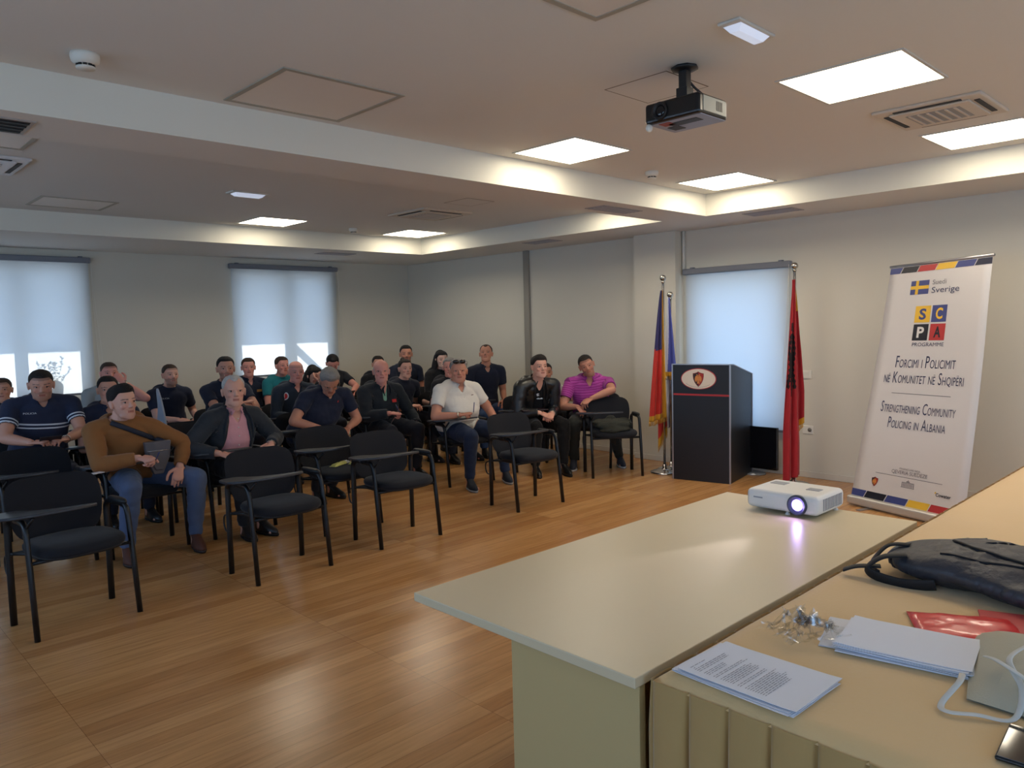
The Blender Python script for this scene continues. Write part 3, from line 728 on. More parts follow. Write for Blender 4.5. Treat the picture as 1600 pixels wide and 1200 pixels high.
fringe(t, pf, .05, F_gold)
flag_sheet(t, 'flag_lower_fold', 1.1, .45, .50, lambda q: -.04+.0*q, lambda q: .03+.01*q, 1.6, .012, .015, [F_white, mat('flag pink', (186, 120, 140), .7)], lambda s, q, z: 0 if s < .35 else 1, seed=3)
t = thing('flag', 'tall red flag with black eagle on a steel pole right of the blind', 'flag', (6.985, 3.36, 0))
pole(t, 2.07)
def eag(s, z):
    """two-headed eagle as folded pattern: body, wings, heads"""
    x = (s-.42)*1.0; zz = z-1.22
    if abs(x) < .19-.30*abs(zz) and -.30 < zz < .27: return True
    if abs(abs(x)-.20-.05*math.sin(zz*18)) < .10-.06*math.sin(zz*60)**2 and -.28 < zz < .24: return True
    if abs(abs(x)-.12) < .07 and .26 < zz < .34: return True
    if abs(x) < .09 and -.36 < zz < -.25: return True
    return False
flag_sheet(t, 'flag_cloth', 1.97, .04, .10, lambda q: -.03-.085*min(1, q*1.35), lambda q: -.005+.055*min(1, q*1.2), 2.2, .024, -.035, [F_crim, F_blk], lambda s, q, z: 1 if eag(s, z) else 0, NS=90, NT=150, seed=.2)
flag_sheet(t, 'flag_back_fold', 1.97, .50, .60, lambda q: -.01+.0*q, lambda q: .018+.085*min(1, q*1.3), 1.5, .018, .03, [F_crim, F_gold], lambda s, q, z: 1 if (q > .955 or (s > .45 and q < .22)) else 0, seed=1.2)
pf = []
for i in range(14): s = i/13; p = LAT*(-.0+.10*s)+DEP*.03; pf.append((p.x, p.y, .51+.09*s))
fringe(t, pf, .05, F_gold)

# ================================================================== TV standing on the floor behind the lectern
t = thing('television', 'flat black television standing on the floor behind the lectern', 'television', (7.26, 4.02, 0))
MB().box((-.02, -.36, .06), (.02, .40, .50)).build('cabinet', mat('tv gloss black', (10, 11, 15), .12, spec=.6), t, bevel=.008)
MB().box((-.0225, -.34, .10), (-.0195, .38, .48)).build('screen', mat('tv screen', (14, 16, 24), .08), t)
q = MB(); q.rings([[(.13*math.cos(a), .22*math.sin(a)+.0, z) for a in [2*math.pi*i/40 for i in range(40)]] for z in (0, .012)]); q.build('stand', mat('stand silver', (150, 152, 160), .2, metal=.6), t)
MB().box((-.02, -.05, .01), (.02, .05, .07)).build('neck', M_black, t)

# ================================================================== things on the draped table
M_paper = mat('white paper', (222, 224, 232), .7); M_ink = mat('grey print', (146, 148, 158), .7)
def sheet_stack(name, label, c, rz, n, w, h, group=None, print_=False, z=TZ+.003, jit=.006, rot=.02, seed=3, gap=.0013):
    random.seed(seed)
    t = thing(name, label, 'papers', (c[0], c[1], z), rz, group)
    for i in range(n):
        M = Matrix.Translation((random.uniform(-jit, jit), random.uniform(-jit, jit), i*gap)) @ Matrix.Rotation(random.uniform(-rot, rot), 4, 'Z')
        if i == n-1: M = Matrix.Translation((0, 0, i*gap))
        q = MB(); k = 10; g = []
        for jx in range(k+1):
            for iy in range(k+1):
                x = -w/2+w*jx/k; y = -h/2+h*iy/k; g.append(M @ Vector((x, y, .0035*max(0, abs(2*y/h)-.6)**2*5*(i/n)+.0006*math.sin(x*30+i))))
        q.add(g, [(a*(k+1)+b, a*(k+1)+b+1, (a+1)*(k+1)+b+1, (a+1)*(k+1)+b) for a in range(k) for b in range(k)], 0, False)
        o = q.build('sheet', M_paper, t); s = o.modifiers.new('s', 'SOLIDIFY'); s.thickness = gap*.55; s.offset = -1
    if print_:
        q = MB(); zt = (n-1)*gap+.0006
        def word(x0, x1, y, th=.0021):
            g = [(x0, y, zt), (x1, y, zt), (x1, y+th, zt), (x0, y+th, zt)]; q.add([Vector(p)+Vector((0, 0, .0035*max(0, abs(2*p[1]/h)-.6)**2*5)) for p in g], [(0, 1, 2, 3)])
        y = h/2-.022
        for blk, wid in ((1, .4), (3, .85), (3, .5), (2, .85), (6, .8), (2, .85), (9, .85)):
            for r_ in range(blk):
                x = -w/2+.022; end = x+(w-.044)*wid*random.uniform(.8, 1)
                while x < end: l = random.uniform(.006, .018); word(x, min(x+l, end), y); x += l+.003
                y -= .0062
            y -= .0065
        q.build('printed_text', M_ink, t)
        q = MB(); q.add([(-w/2+.02, h/2-.028, zt+.0004), (-w/2+.032, h/2-.028, zt+.0004), (-w/2+.032, h/2-.015, zt+.0004), (-w/2+.02, h/2-.015, zt+.0004)], [(0, 1, 2, 3)]); q.build('letterhead_mark', M_black, t)
    return t
sheet_stack('document_stack', 'fanned stack of printed pages at the near corner of the draped table', (1.592, .852), R(-1.5), 6, .21, .297, print_=True, jit=.012, rot=.05, gap=.0017)
sheet_stack('paper_stack', 'thick stack of blank white paper beside the tote bag', (1.985, .655), R(9), 9, .21, .297, 'blank paper', jit=.006, rot=.04, seed=5, gap=.0026)
sheet_stack('paper_stack', 'few blank sheets sticking out under the left end of the thick stack', (2.00, .735), R(17), 2, .21, .25, 'blank paper', jit=.004, seed=8, z=TZ+.0015)
# crumpled clear plastic
q = MB(); random.seed(4); N = 26; g = []
for j in range(N+1):
    for i in range(N+1):
        u, v = i/N-.5, j/N-.5; n1 = noise.noise(Vector((u*7, v*7, 3))); n2 = noise.noise(Vector((u*15, v*15, 9)))
        z =   .02+.07*abs(n1)+.025*abs(n2)+.13*max(0, .5-abs(u+.15)*4)*max(0, v+.3)
        g.append((u*.17+.03*n2, v*.13+.03*n1, max(.002, z*(1-abs(u*1.6)**3)*(1-abs(v*1.5)**3))))
q.add(g, [(j*(N+1)+i, j*(N+1)+i+1, (j+1)*(N+1)+i+1, (j+1)*(N+1)+i) for j in range(N) for i in range(N)])
Mpl = glass_material('crinkled clear plastic', (.95, .95, .94), .10)
o = q.build('plastic_wrapper', Mpl); o.location = (1.885, .875, TZ+.004); o.rotation_euler = (0, 0, R(-30)); tag(o, 'crumpled clear plastic wrapper between the two paper stacks', 'wrapper')
# red packet and card
M_redp = mat('red plastic', (226, 40, 42), .3, coat=.3)
q = MB(); N = 14; g = []
for j in range(N+1):
    for i in range(N+1):
        u, v = i/N-.5, j/N-.5; e = max(0, 1-(abs(2*u))**6)*max(0, 1-(abs(2*v))**6)
        g.append((u*.26, v*.20,   .003+.012*e+.006*noise.noise(Vector((u*8, v*8, 1)))*e))
q.add(g, [(j*(N+1)+i, j*(N+1)+i+1, (j+1)*(N+1)+i+1, (j+1)*(N+1)+i) for j in range(N) for i in range(N)], 0, True)
o = q.build('red_packet', M_redp); o.location = (2.215, .585, TZ+.002); o.rotation_euler = (0, 0, R(-62)); tag(o, 'glossy red plastic-wrapped packet on the draped table', 'packet')
s = o.modifiers.new('s', 'SOLIDIFY'); s.thickness = .002
o = MB().box((-.11, -.075, 0), (.11, .075, .006)).build('red_folder', mat('matte red card', (196, 76, 72), .6), bevel=.001); o.location = (2.345, .475, TZ+.003); o.rotation_euler = (0, 0, R(-70)); tag(o, 'matte red folder behind the glossy red packet', 'folder')
# phone
t = thing('smartphone', 'black smartphone lying at the lower right corner of the draped table', 'phone', (1.664, .338, TZ+.003), R(4))
MB().box((-.076, -.038, 0), (.076, .038, .0085)).build('body', M_black, t, bevel=.006, seg=3)
MB().box((-.073, -.035, .0083), (.073, .035, .0092)).build('screen', mat('phone glass', (8, 8, 10), .06, spec=.8), t, bevel=.002)
# tote bag: folded canvas with two rope handles
M_canvas = mat('canvas', (186, 180, 158), .85, bump=(260, .2), vary=.05)
t = thing('tote_bag', 'folded beige canvas tote bag with cord handles at the right edge', 'bag', (1.90, .40, TZ+.003))
q = MB(); N = 18; g = []
out = [(.03, .135), (-.085, .09), (-.05, -.28), (.36, -.28), (.30, .06)]
def tb(u, v):
    a = Vector((-.10, .075, 0)).lerp(Vector((.30, .17, 0)), u); b = Vector((-.12, -.32, 0)).lerp(Vector((.34, -.32, 0)), u)
    p = a.lerp(b, v); e = max(0, 1-abs(2*u-1)**5)*max(0, 1-abs(2*v-1)**5)
    p.z = .004+.055*e*(.7+.5*u)+.008*noise.noise(Vector((u*4, v*4, 2)))*e; return p
for j in range(N+1):
    for i in range(N+1): g.append(tb(i/N, j/N))
q.add(g, [(j*(N+1)+i, j*(N+1)+i+1, (j+1)*(N+1)+i+1, (j+1)*(N+1)+i) for j in range(N) for i in range(N)], 0, True)
g2 = [(p[0], p[1], .001) for p in g]; q.add(g2, [(j*(N+1)+i, j*(N+1)+i+1, (j+1)*(N+1)+i+1, (j+1)*(N+1)+i) for j in range(N) for i in range(N)])
q.build('bag_body', M_canvas, t)
M_cord = mat('white cord', (206, 204, 196), .8)
MB().tube(bez([(-.04, .10, .03), (-.10, .09, .035), (-.165, .105, .006), (-.19, .085, .005), (-.165, .04, .005), (-.135, -.02, .005), (-.07, -.02, .045), (.0, .02, .075), (.10, .0, .085)]), .0040, 8, sq=(1.7, .6)).build('handle', M_cord, t)
MB().tube(bez([(.02, .07, .06), (-.03, .03, .075), (-.075, -.05, .055), (-.125, -.10, .012), (-.09, -.16, .03), (.0, -.20, .07)]), .0040, 8, sq=(1.7, .6)).build('handle', M_cord, t)

# backpack lying flat
def remeshed(mb, name, mats, parent=None, voxel=.006, smooth=4, fac=.5, loc=None):
    me = bpy.data.meshes.new(name); me.from_pydata([tuple(v) for v in mb.v], [], mb.f)
    bm = bmesh.new(); bm.from_mesh(me); bmesh.ops.recalc_face_normals(bm, faces=bm.faces); bm.to_mesh(me); bm.free()
    o = bpy.data.objects.new(name, me); COL.objects.link(o)
    r_ = o.modifiers.new('r', 'REMESH'); r_.mode = 'VOXEL'; r_.voxel_size = voxel; r_.use_smooth_shade = True
    if smooth: s = o.modifiers.new('sm', 'SMOOTH'); s.iterations = smooth; s.factor = fac
    dg = bpy.context.evaluated_depsgraph_get(); m2 = bpy.data.meshes.new_from_object(o.evaluated_get(dg)); m2.name = name
    o.modifiers.clear(); o.data = m2; bpy.data.meshes.remove(me)
    m2.materials.clear()
    for q in (mats if isinstance(mats, (list, tuple)) else [mats]): m2.materials.append(q)
    m2.polygons.foreach_set('use_smooth', [True]*len(m2.polygons))
    if parent: o.parent = parent
    return o
M_pack = mat('backpack nylon', (50, 52, 60), .48, bump=(45, .35)); M_strap = mat('black webbing', (18, 18, 22), .7)
t = thing('backpack', 'dark grey backpack lying flat on the draped table', 'backpack', (2.655, .44, TZ+.004))
mb = MB()
mb.ell((.0, .05, .062), (.22, .42, .066), 28, 16); mb.ell((.0, -.22, .070), (.23, .36, .070), 28, 16); mb.ell((-.03, .27, .065), (.16, .22, .07), 24, 14); mb.ell((-.10, -.05, .055), (.15, .30, .06), 24, 14)
mb.ell((.10, .22, .06), (.12, .25, .055), 20, 12)
mb.v = [(x, y, z*.82) for x, y, z in mb.v]
o = remeshed(mb, 'bag_body', M_pack, t, .008, 5)
for v in o.data.vertices:
    c = v.co; r1 = 1-abs(noise.noise(Vector((c.x*7, c.y*4, c.z*8+4))))*2; n_ = (r1-.4)*.020+noise.noise(Vector((c.x*13, c.y*7, c.z*15)))*.009
    v.co = c+v.normal*n_
    if v.co.z < .004: v.co.z = .002
bv = BVHTree.FromObject(o, bpy.context.evaluated_depsgraph_get())
def on_pack(x, y, d=.004):
    h = bv.ray_cast(Vector((x, y, 1)), Vector((0, 0, -1))); return (h[0]+Vector((0, 0, d))) if h[0] else Vector((x, y, .02))
MB().tube([on_pack(-.17+.34*i/20, .06+.02*math.sin(i*.3)) for i in range(21)], .0045, 6, sq=(2, .8)).build('strap', M_strap, t)
MB().tube([on_pack(-.02+.06*math.sin(i*.25), -.45+.03*i) for i in range(26)], .004, 6, sq=(1.5, .8)).build('zip', M_strap, t)
MB().tube([on_pack(-.13, -.45+.028*i, .002) for i in range(28)], .003, 6).build('zip', M_strap, t)
MB().tube(bez([(-.14, .40, .08), (-.17, .46, .07), (-.19, .50, .03), (-.20, .46, .012), (-.205, .38, .008), (-.19, .30, .02)]), .009, 8, sq=(2.2, .6)).build('strap', M_strap, t)
MB().tube(bez([(-.05, .42, .09), (-.06, .48, .08), (-.10, .51, .04), (-.15, .50, .015), (-.19, .47, .015)]), .008, 8, sq=(2.0, .6)).build('strap', M_strap, t)
MB().tube(bez([(-.16, .47, .035), (-.19, .53, .03), (-.20, .57, .012)]), .009, 8, sq=(2, .5)).build('strap', M_strap, t)

# window-sill plant behind the left blind
t = thing('potted_plant', 'twiggy plant in a pale pot, silhouette behind the left blind', 'plant', (2.30, YB+.085, W1[2]+.02))
MB().lathe([(.001, 0), (.06, 0), (.085, .16), (.09, .20), (.078, .20), (.07, .17), (.001, .17)]).build('pot', mat('pale ceramic', (200, 198, 190), .5), t)
random.seed(12); M_leaf = mat('leaf green', (70, 96, 60), .6); st = MB(); lf = MB()
for k in range(9):
    x = random.uniform(-.17, .17); h = random.uniform(.12, .34); p = [(0, 0, .16), (x*.5, random.uniform(-.02, .02), .20+h*.3), (x, random.uniform(-.03, .01), .22+h*.7), (x*1.15, 0, .22+h)]
    c = bez(p); st.tube(c, .0018, 5)
    for q_ in c[6::2]:
        for _ in range(2):
            a = random.uniform(0, 6.28); d = Vector((math.cos(a)*.03, random.uniform(-.006, .006), .018+math.sin(a)*.012)); w = Vector((-d.z, 0, d.x))*.22
            lf.add([q_, q_+d*.5+w, q_+d, q_+d*.5-w], [(0, 1, 2, 3)])
st.build('stem', M_leaf, t); lf.build('foliage', M_leaf, t)
# ================================================================== tablet-arm chairs
M_fab = mat('black chair fabric', (34, 35, 40), .9, spec=.2, bump=(400, .25), sheen=.1)
M_shell = mat('black chair shell', (22, 23, 26), .5)
M_board = mat('grey tablet board', (40, 43, 50), .38, spec=.6)
def make_chair(label, raised=False):
    t = thing('tablet_chair', label, 'chair', (0, 0, 0))
    # seat
    def rr(w, d, n=40, ex=3.2, cy=.03): return [(w*math.copysign(abs(math.cos(a))**(2/ex), math.cos(a)), cy+d*math.copysign(abs(math.sin(a))**(2/ex), math.sin(a))) for a in [2*math.pi*i/n for i in range(n)]]
    mb = MB(); rs = []
    for k, z in ((.86, .424), (.97, .430), (1.0, .445), (1.0, .460), (.96, .474), (.82, .482), (.5, .485), (.1, .484)):
        rs.append([(x*1, y, z-(.012*max(0, y-.15)/.1 if z > .44 else .004*max(0, y-.15)/.1)) for x, y in rr(.235*k, .225*k)])
    mb.rings(rs); mb.build('seat', M_fab, t)
    MB().rings([[(x, y, z) for x, y in rr(.215*k, .205*k)] for k, z in ((.7, .408), (1, .413), (1.02, .427))]).build('seat_pan', M_shell, t)
    # backrest: curved padded panel
    def bp(u, v, th):
        # u -1..1 across, v 0..1 up
        w = .222+.032*min(1, v*1.8)
        # superellipse corners
        z = .44+.36*v
        x = u*w; y = -.205-.10*v+.045*(u*u)-.0
        return Vector((x, y+th, z))
    nu, nv = 22, 18; mb = MB(); F = []; B = []
    def corner(u, v):
        # map square to rounded outline
        vv = (v-.5)*2; e = 4.6 if vv > 0 else 4.0
        lim = (max(0, 1-abs(vv)**e))**(1/e)
        return u*max(.001, lim)
    for j in range(nv+1):
        v = .5-.5*math.cos(math.pi*j/nv)
        for i in range(nu+1):
            u = -math.cos(math.pi*i/nu); uu = corner(u, v)
            edge = max(0, 1-max(abs(u), abs(2*v-1))**5)
            F.append(bp(uu, v, .022*edge)); B.append(bp(uu, v, -.018*edge))
    q = [(j*(nu+1)+i, j*(nu+1)+i+1, (j+1)*(nu+1)+i+1, (j+1)*(nu+1)+i) for j in range(nv) for i in range(nu)]
    mb.add(F, q, 0, True); mb.build('backrest', M_fab, t)
    mb = MB(); mb.add(B, [f[::-1] for f in q], 0, True); mb.build('back_shell', M_shell, t)
    # legs and arms (oval tube)
    for s in (-1, 1):
        MB().tube([(s*.262, -.185, 0), (s*.262, -.185, .30)]+bez([(s*.262, -.185, .52), (s*.262, -.18, .585), (s*.262, -.13, .615), (s*.262, -.05, .618)], 5), .0155, 12, sq=(.95, 1.2)).build('leg', M_blackmetal, t)
        MB().tube(bez([(s*.262, -.05, .618), (s*.262, .05, .618), (s*.262, .095, .600), (s*.262, .115, .55)], 5)+[(s*.264, .15, .30), (s*.266, .185, 0)], .0155, 12, sq=(.95, 1.2)).build('leg', M_blackmetal, t)
    mb = MB()
    mb.tube([(-.26, .135, .405), (.26, .135, .405)], .010, 8); mb.tube([(-.26, -.17, .405), (.26, -.17, .405)], .010, 8)
    for s in (-1, 1): mb.tube([(s*.255, -.18, .405), (s*.2, -.1, .405), (s*.2, .1, .405), (s*.255, .14, .405)], .009, 8)
    mb.build('seat_frame', M_blackmetal, t)
    for s in (-1, 1): MB().tube(bez([(s*.12, -.1, .408), (s*.12, -.20, .402), (s*.12, -.235, .44), (s*.115, -.262, .60)]), .011, 8, sq=(1.6, .7)).build('back_bar', M_blackmetal, t)
    MB().tube(bez([(.262, -.19, .40), (.262, -.25, .38), (.262, -.262, .33), (.262, -.24, .285), (.262, -.19, .28)]), .006, 8).build('cable_hook', M_blackmetal, t)
    # arm pad on the sitter's left
    MB().rings([[(-.262+.024*math.cos(a)*k, -.02+.115*math.copysign(abs(math.sin(a))**.7, math.sin(a))*k, z) for a in [2*math.pi*i/28 for i in range(28)]] for k, z in ((.8, .622), (1, .628), (1, .640), (.85, .648), (.3, .650))]).build('armrest', M_shell, t)
    # writing tablet on the sitter's right
    poly = bez([(.40, .02), (.42, .14), (.38, .22), (.27, .27), (.08, .28), (-.04, .255), (-.03, .225), (.08, .185), (.17, .12), (.215, .05), (.25, -.05), (.32, -.07), (.38, -.04), (.40, .02)], 5)[:-1]
    P = [(x, y, .655) for x, y, *_ in [tuple(p) for p in [Vector((a.x, a.y, 0)) for a in [Vector((p[0], p[1], 0)) for p in poly]]]]
    if raised:
        M = Matrix.Translation((.30, 0, .64)) @ Matrix.Rotation(R(92), 4, 'Y') @ Matrix.Rotation(R(20), 4, 'Z') @ Matrix.Translation((-.40, 0, -.655))
        MB().prism(P, (0, 0, .016), 0, M).build('writing_tablet', mat('pale tablet board', (150, 156, 168), .35), t, bevel=.004)
    else:
        MB().prism(P, (0, 0, .016), 0, Matrix.Translation((0, 0, .655)) @ Matrix.Rotation(R(5), 4, 'X') @ Matrix.Translation((0, 0, -.655))).build('writing_tablet', M_board, t, bevel=.004)
    mb = MB(); mb.tube([(.262, .02, .615), (.275, .03, .652)], .013, 8); mb.box((.235, -.05, .636), (.30, .08, .654)); mb.tube([(.262, .10, .58), (.24, .16, .652)], .008, 8)
    mb.build('tablet_hinge', M_blackmetal, t)
    return t
GRP = 'black tablet-arm chairs of the audience'
chair0 = make_chair('empty black tablet-arm chair, leftmost of the front row, cut by the left edge')
chair0['group'] = GRP
def fz(phi): return R(phi-90)
chair0.location = (1.13, 4.78, 0); chair0.rotation_euler = (0, 0, fz(-84))
def place_chair(x, y, phi, label): return dup(chair0, label, GRP, (x, y, 0), fz(phi))
place_chair(2.35, 4.72, -88, 'empty black tablet-arm chair in front of the man in pink shirt')
place_chair(3.34, 4.77, -92, 'empty black tablet-arm chair third from the left in the front row')
place_chair(4.77, 4.79, -94, 'empty black tablet-arm chair in front of the man in white polo shirt')
place_chair(6.33, 5.05, -126, 'black tablet-arm chair holding a dark folded jacket, nearest the lectern')
place_chair(1.28, 6.12, -88, 'empty black chair between the front-left chair and the striped-polo man with phone')
place_chair(3.24, 5.42, -88, 'empty black tablet-arm chair with a yellow packet on its seat')
hch = make_chair('empty black chair with its pale writing board folded upright, behind the brown sweater man', True); hch['group'] = GRP
hch.location = (2.62, 6.78, 0); hch.rotation_euler = (0, 0, fz(-90))

# jacket on the chair nearest the lectern
mb = MB()
for c, r_ in (((0, .02, .515), (.20, .17, .045)), ((-.06, .08, .535), (.13, .10, .04)), ((.08, -.04, .54), (.13, .12, .045)), ((-.1, -.08, .53), (.12, .1, .05)), ((.02, .17, .49), (.17, .06, .035))): mb.ell(c, r_, 20, 12)
o = remeshed(mb, 'folded_jacket', mat('dark olive cloth', (44, 46, 38), .8, bump=(60, .4)), None, .008, 4)
for v in o.data.vertices:
    c = v.co; v.co = c+v.normal*(noise.noise(Vector((c.x*9, c.y*22, c.z*9)))*.022)
o.location = (6.33, 5.05, .006); o.rotation_euler = (0, 0, fz(-126)); tag(o, 'dark olive jacket bundled on the seat nearest the lectern', 'jacket')
# packets on the seat
t = thing('snack_packet', 'crumpled yellow and silver snack packet on an empty chair seat', 'packet', (3.30, 5.50, .487), R(28))
q = MB(); N = 10; g = []
for j in range(N+1):
    for i in range(N*2+1): u, v = i/(2*N)-.5, j/N-.5; g.append((u*.25, v*.06, .004+.02*(1-abs(2*v)**3)*(1-abs(2*u)**8)+.006*noise.noise(Vector((u*14, v*8, 1)))))
q.add(g, [(j*(2*N+1)+i, j*(2*N+1)+i+1, (j+1)*(2*N+1)+i+1, (j+1)*(2*N+1)+i) for j in range(N) for i in range(2*N)], 0, True); q.mi = [1 if (i % (2*N)) > 14 else 0 for i in range(len(q.f))]
q.build('wrapper', [mat('yellow foil', (206, 206, 120), .3, metal=.2), mat('silver foil', (196, 200, 204), .3, metal=.5)], t)
o = dup(t, 'small silver packet beside the yellow snack packet', None, (3.40, 5.44, .487), R(10)); o.scale = (.45, .8, .8)

# ================================================================== people
SKIN = {'fair': (216, 164, 144), 'mid': (204, 150, 128), 'tan': (194, 136, 112), 'red': (216, 150, 136), 'pale': (226, 186, 168)}
def skin_mat(kind):
    n = 'skin '+kind
    if n in MATS: return MATS[n]
    m = mat(n, SKIN[kind], .52, bump=(90, .08)); nt = m.node_tree; b = nt.nodes['Principled BSDF']
    a = nt.nodes.new('ShaderNodeAttribute'); a.attribute_name = 'tint'
    mx = nt.nodes.new('ShaderNodeMix'); mx.data_type = 'RGBA'; mx.blend_type = 'MULTIPLY'; mx.inputs['Factor'].default_value = 1
    mx.inputs['A'].default_value = (*lin(SKIN[kind]), 1); nt.links.new(a.outputs['Color'], mx.inputs['B']); nt.links.new(mx.outputs['Result'], b.inputs['Base Color'])
    b.inputs['Subsurface Weight'].default_value = .08; b.inputs['Subsurface Radius'].default_value = (.01, .004, .002)
    return m
def cloth_mat(name, rgb, rough=.85, stripe=None, **kw):
    """stripe: (attribute low, high, rgb) bands on the garment's own down-the-body coordinate"""
    if name in MATS: return MATS[name]
    m = mat(name, rgb, rough, spec=kw.get('spec', .25), bump=kw.get('bump', (12, .45)), sheen=kw.get('sheen', .15), coat=kw.get('coat', 0))
    if stripe:
        nt = m.node_tree; b = nt.nodes['Principled BSDF']; a = nt.nodes.new('ShaderNodeAttribute'); a.attribute_name = 'down'
        rmp = nt.nodes.new('ShaderNodeValToRGB'); rmp.color_ramp.interpolation = 'CONSTANT'; e = rmp.color_ramp.elements
        base_ = (*lin(rgb), 1); e[0].position = 0; e[0].color = base_; e[1].position = .9999; e[1].color = base_
        if stripe[0] == 'repeat':
            mth = nt.nodes.new('ShaderNodeMath'); mth.operation = 'MULTIPLY'; mth.inputs[1].default_value = stripe[1]
            fr = nt.nodes.new('ShaderNodeMath'); fr.operation = 'FRACT'; nt.links.new(a.outputs['Fac'], mth.inputs[0]); nt.links.new(mth.outputs[0], fr.inputs[0]); nt.links.new(fr.outputs[0], rmp.inputs[0])
            for p, c in stripe[2]: x = e.new(p); x.color = (*lin(c), 1)
        else:
            nt.links.new(a.outputs['Fac'], rmp.inputs[0])
            for p, c in stripe: x = e.new(p); x.color = (*lin(c), 1)
        nt.links.new(rmp.outputs[0], b.inputs['Base Color'])
    return m
HAIRM = {'black': (24, 22, 24), 'dark': (38, 31, 28), 'brown': (62, 46, 36), 'grey': (142, 138, 134), 'white': (190, 188, 184), 'salt': (86, 80, 76)}
def hair_mat(k): return mat('hair '+k, HAIRM[k], .6, spec=.3, bump=(140, .7), vary=.25, vscale=60)
M_eye = mat('eye white', (196, 184, 178), .3); M_iris = mat('iris', (34, 24, 20), .2)

def eval_remesh(mb, voxel, smooth=3, fac=.5):
    me = bpy.data.meshes.new('tmp'); me.from_pydata([tuple(v) for v in mb.v], [], mb.f)
    bm = bmesh.new(); bm.from_mesh(me); bmesh.ops.recalc_face_normals(bm, faces=bm.faces); bm.to_mesh(me); bm.free()
    o = bpy.data.objects.new('tmp', me); COL.objects.link(o)
    r_ = o.modifiers.new('r', 'REMESH'); r_.mode = 'VOXEL'; r_.voxel_size = voxel
    if smooth: s = o.modifiers.new('sm', 'SMOOTH'); s.iterations = smooth; s.factor = fac
    dg = bpy.context.evaluated_depsgraph_get(); ev = o.evaluated_get(dg); m2 = ev.to_mesh()
    nv = len(m2.vertices); V = np.empty(nv*3, 'f'); m2.vertices.foreach_get('co', V); V = V.reshape(-1, 3)
    N = np.empty(nv*3, 'f'); m2.vertices.foreach_get('normal', N); N = N.reshape(-1, 3)
    nf = len(m2.polygons); F = np.empty(nf*4, 'i')
    lt = np.empty(nf, 'i'); m2.polygons.foreach_get('loop_total', lt)
    if (lt == 4).all(): m2.loops.foreach_get('vertex_index', F); F = F.reshape(-1, 4)
    else: F = np.array([list(p.vertices)+[p.vertices[-1]]*(4-len(p.vertices)) for p in m2.polygons], 'i')
    ev.to_mesh_clear(); bpy.data.objects.remove(o); bpy.data.meshes.remove(me)
    return V, N, F
def mesh_from(name, V, F, mats, parent, attr=None, tint=None):
    me = bpy.data.meshes.new(name)
    me.vertices.add(len(V)); me.vertices.foreach_set('co', np.asarray(V, 'f').ravel())
    me.loops.add(len(F)*4); me.loops.foreach_set('vertex_index', np.asarray(F, 'i').ravel())
    me.polygons.add(len(F)); me.polygons.foreach_set('loop_start', np.arange(0, len(F)*4, 4, dtype='i')); 
    me.polygons.foreach_set('use_smooth', [True]*len(F)); me.update(calc_edges=True)
    for q in (mats if isinstance(mats, (list, tuple)) else [mats]): me.materials.append(q)
    if attr is not None:
        a = me.attributes.new('down', 'FLOAT', 'POINT'); a.data.foreach_set('value', np.asarray(attr, 'f'))
    if tint is not None:
        a = me.color_attributes.new('tint', 'FLOAT_COLOR', 'POINT'); t4 = np.ones((len(V), 4), 'f'); t4[:, :3] = tint; a.data.foreach_set('color', t4.ravel())
    o = bpy.data.objects.new(name, me); COL.objects.link(o)
    if parent: o.parent = parent
    return o
_BV = {}
def bvh_of(V, F):
    if id(V) not in _BV: _BV.clear(); _BV[id(V)] = BVHTree.FromPolygons(V.tolist(), F.tolist())
    return _BV[id(V)]
def cap(mb, a, b, ra, rb, n=16, flat=False, sq=None, up=None):
    a = Vector(a); b = Vector(b); d = b-a; L = d.length; d = d/L if L else Vector((0, 0, 1))
    x = (Vector(up) if up is not None else (Vector((0, 0, 1)) if abs(d.z) < .9 else Vector((0, 1, 0)))).cross(d); x.normalize(); y = d.cross(x)
    kx, ky = sq or (1, 1); rs = []
    st = [(-1, 0)] if flat else [(-math.cos(q), math.sin(q)) for q in (.05, .5, 1.0, 1.4)]
    for c, s in (st if not flat else []): rs.append((a+d*ra*c, ra*s))
    for k in range(5): q = k/4; rs.append((a.lerp(b, q), ra+(rb-ra)*q))
    for c, s in (reversed(st) if not flat else []): rs.append((b-d*rb*c, rb*s))
    mb.rings([[p+x*math.cos(i*2*math.pi/n)*r_*kx+y*math.sin(i*2*math.pi/n)*r_*ky for i in range(n)] for p, r_ in rs])
def limb(mb, pts, rads, sq=None, up=None):
    for i in range(len(pts)-1): cap(mb, pts[i], pts[i+1], rads[i], rads[i+1], sq=sq, up=up)
def ik(a, c, l1, l2, hint):
    a = Vector(a); c = Vector(c); d = c-a; L = d.length
    if L > (l1+l2)*.995: c = a+d*((l1+l2)*.995/L); d = c-a; L = d.length
    if L < abs(l1-l2)+.03: d = d.normalized()*(abs(l1-l2)+.03) if L > 1e-4 else Vector((0, 0, .1)); L = d.length; c = a+d
    u = d/L; k = (l1*l1-l2*l2+L*L)/(2*L); h = math.sqrt(max(0, l1*l1-k*k)); hv = Vector(hint); hv = hv-u*hv.dot(u); hv.normalize()
    return a+u*k+hv*h, c
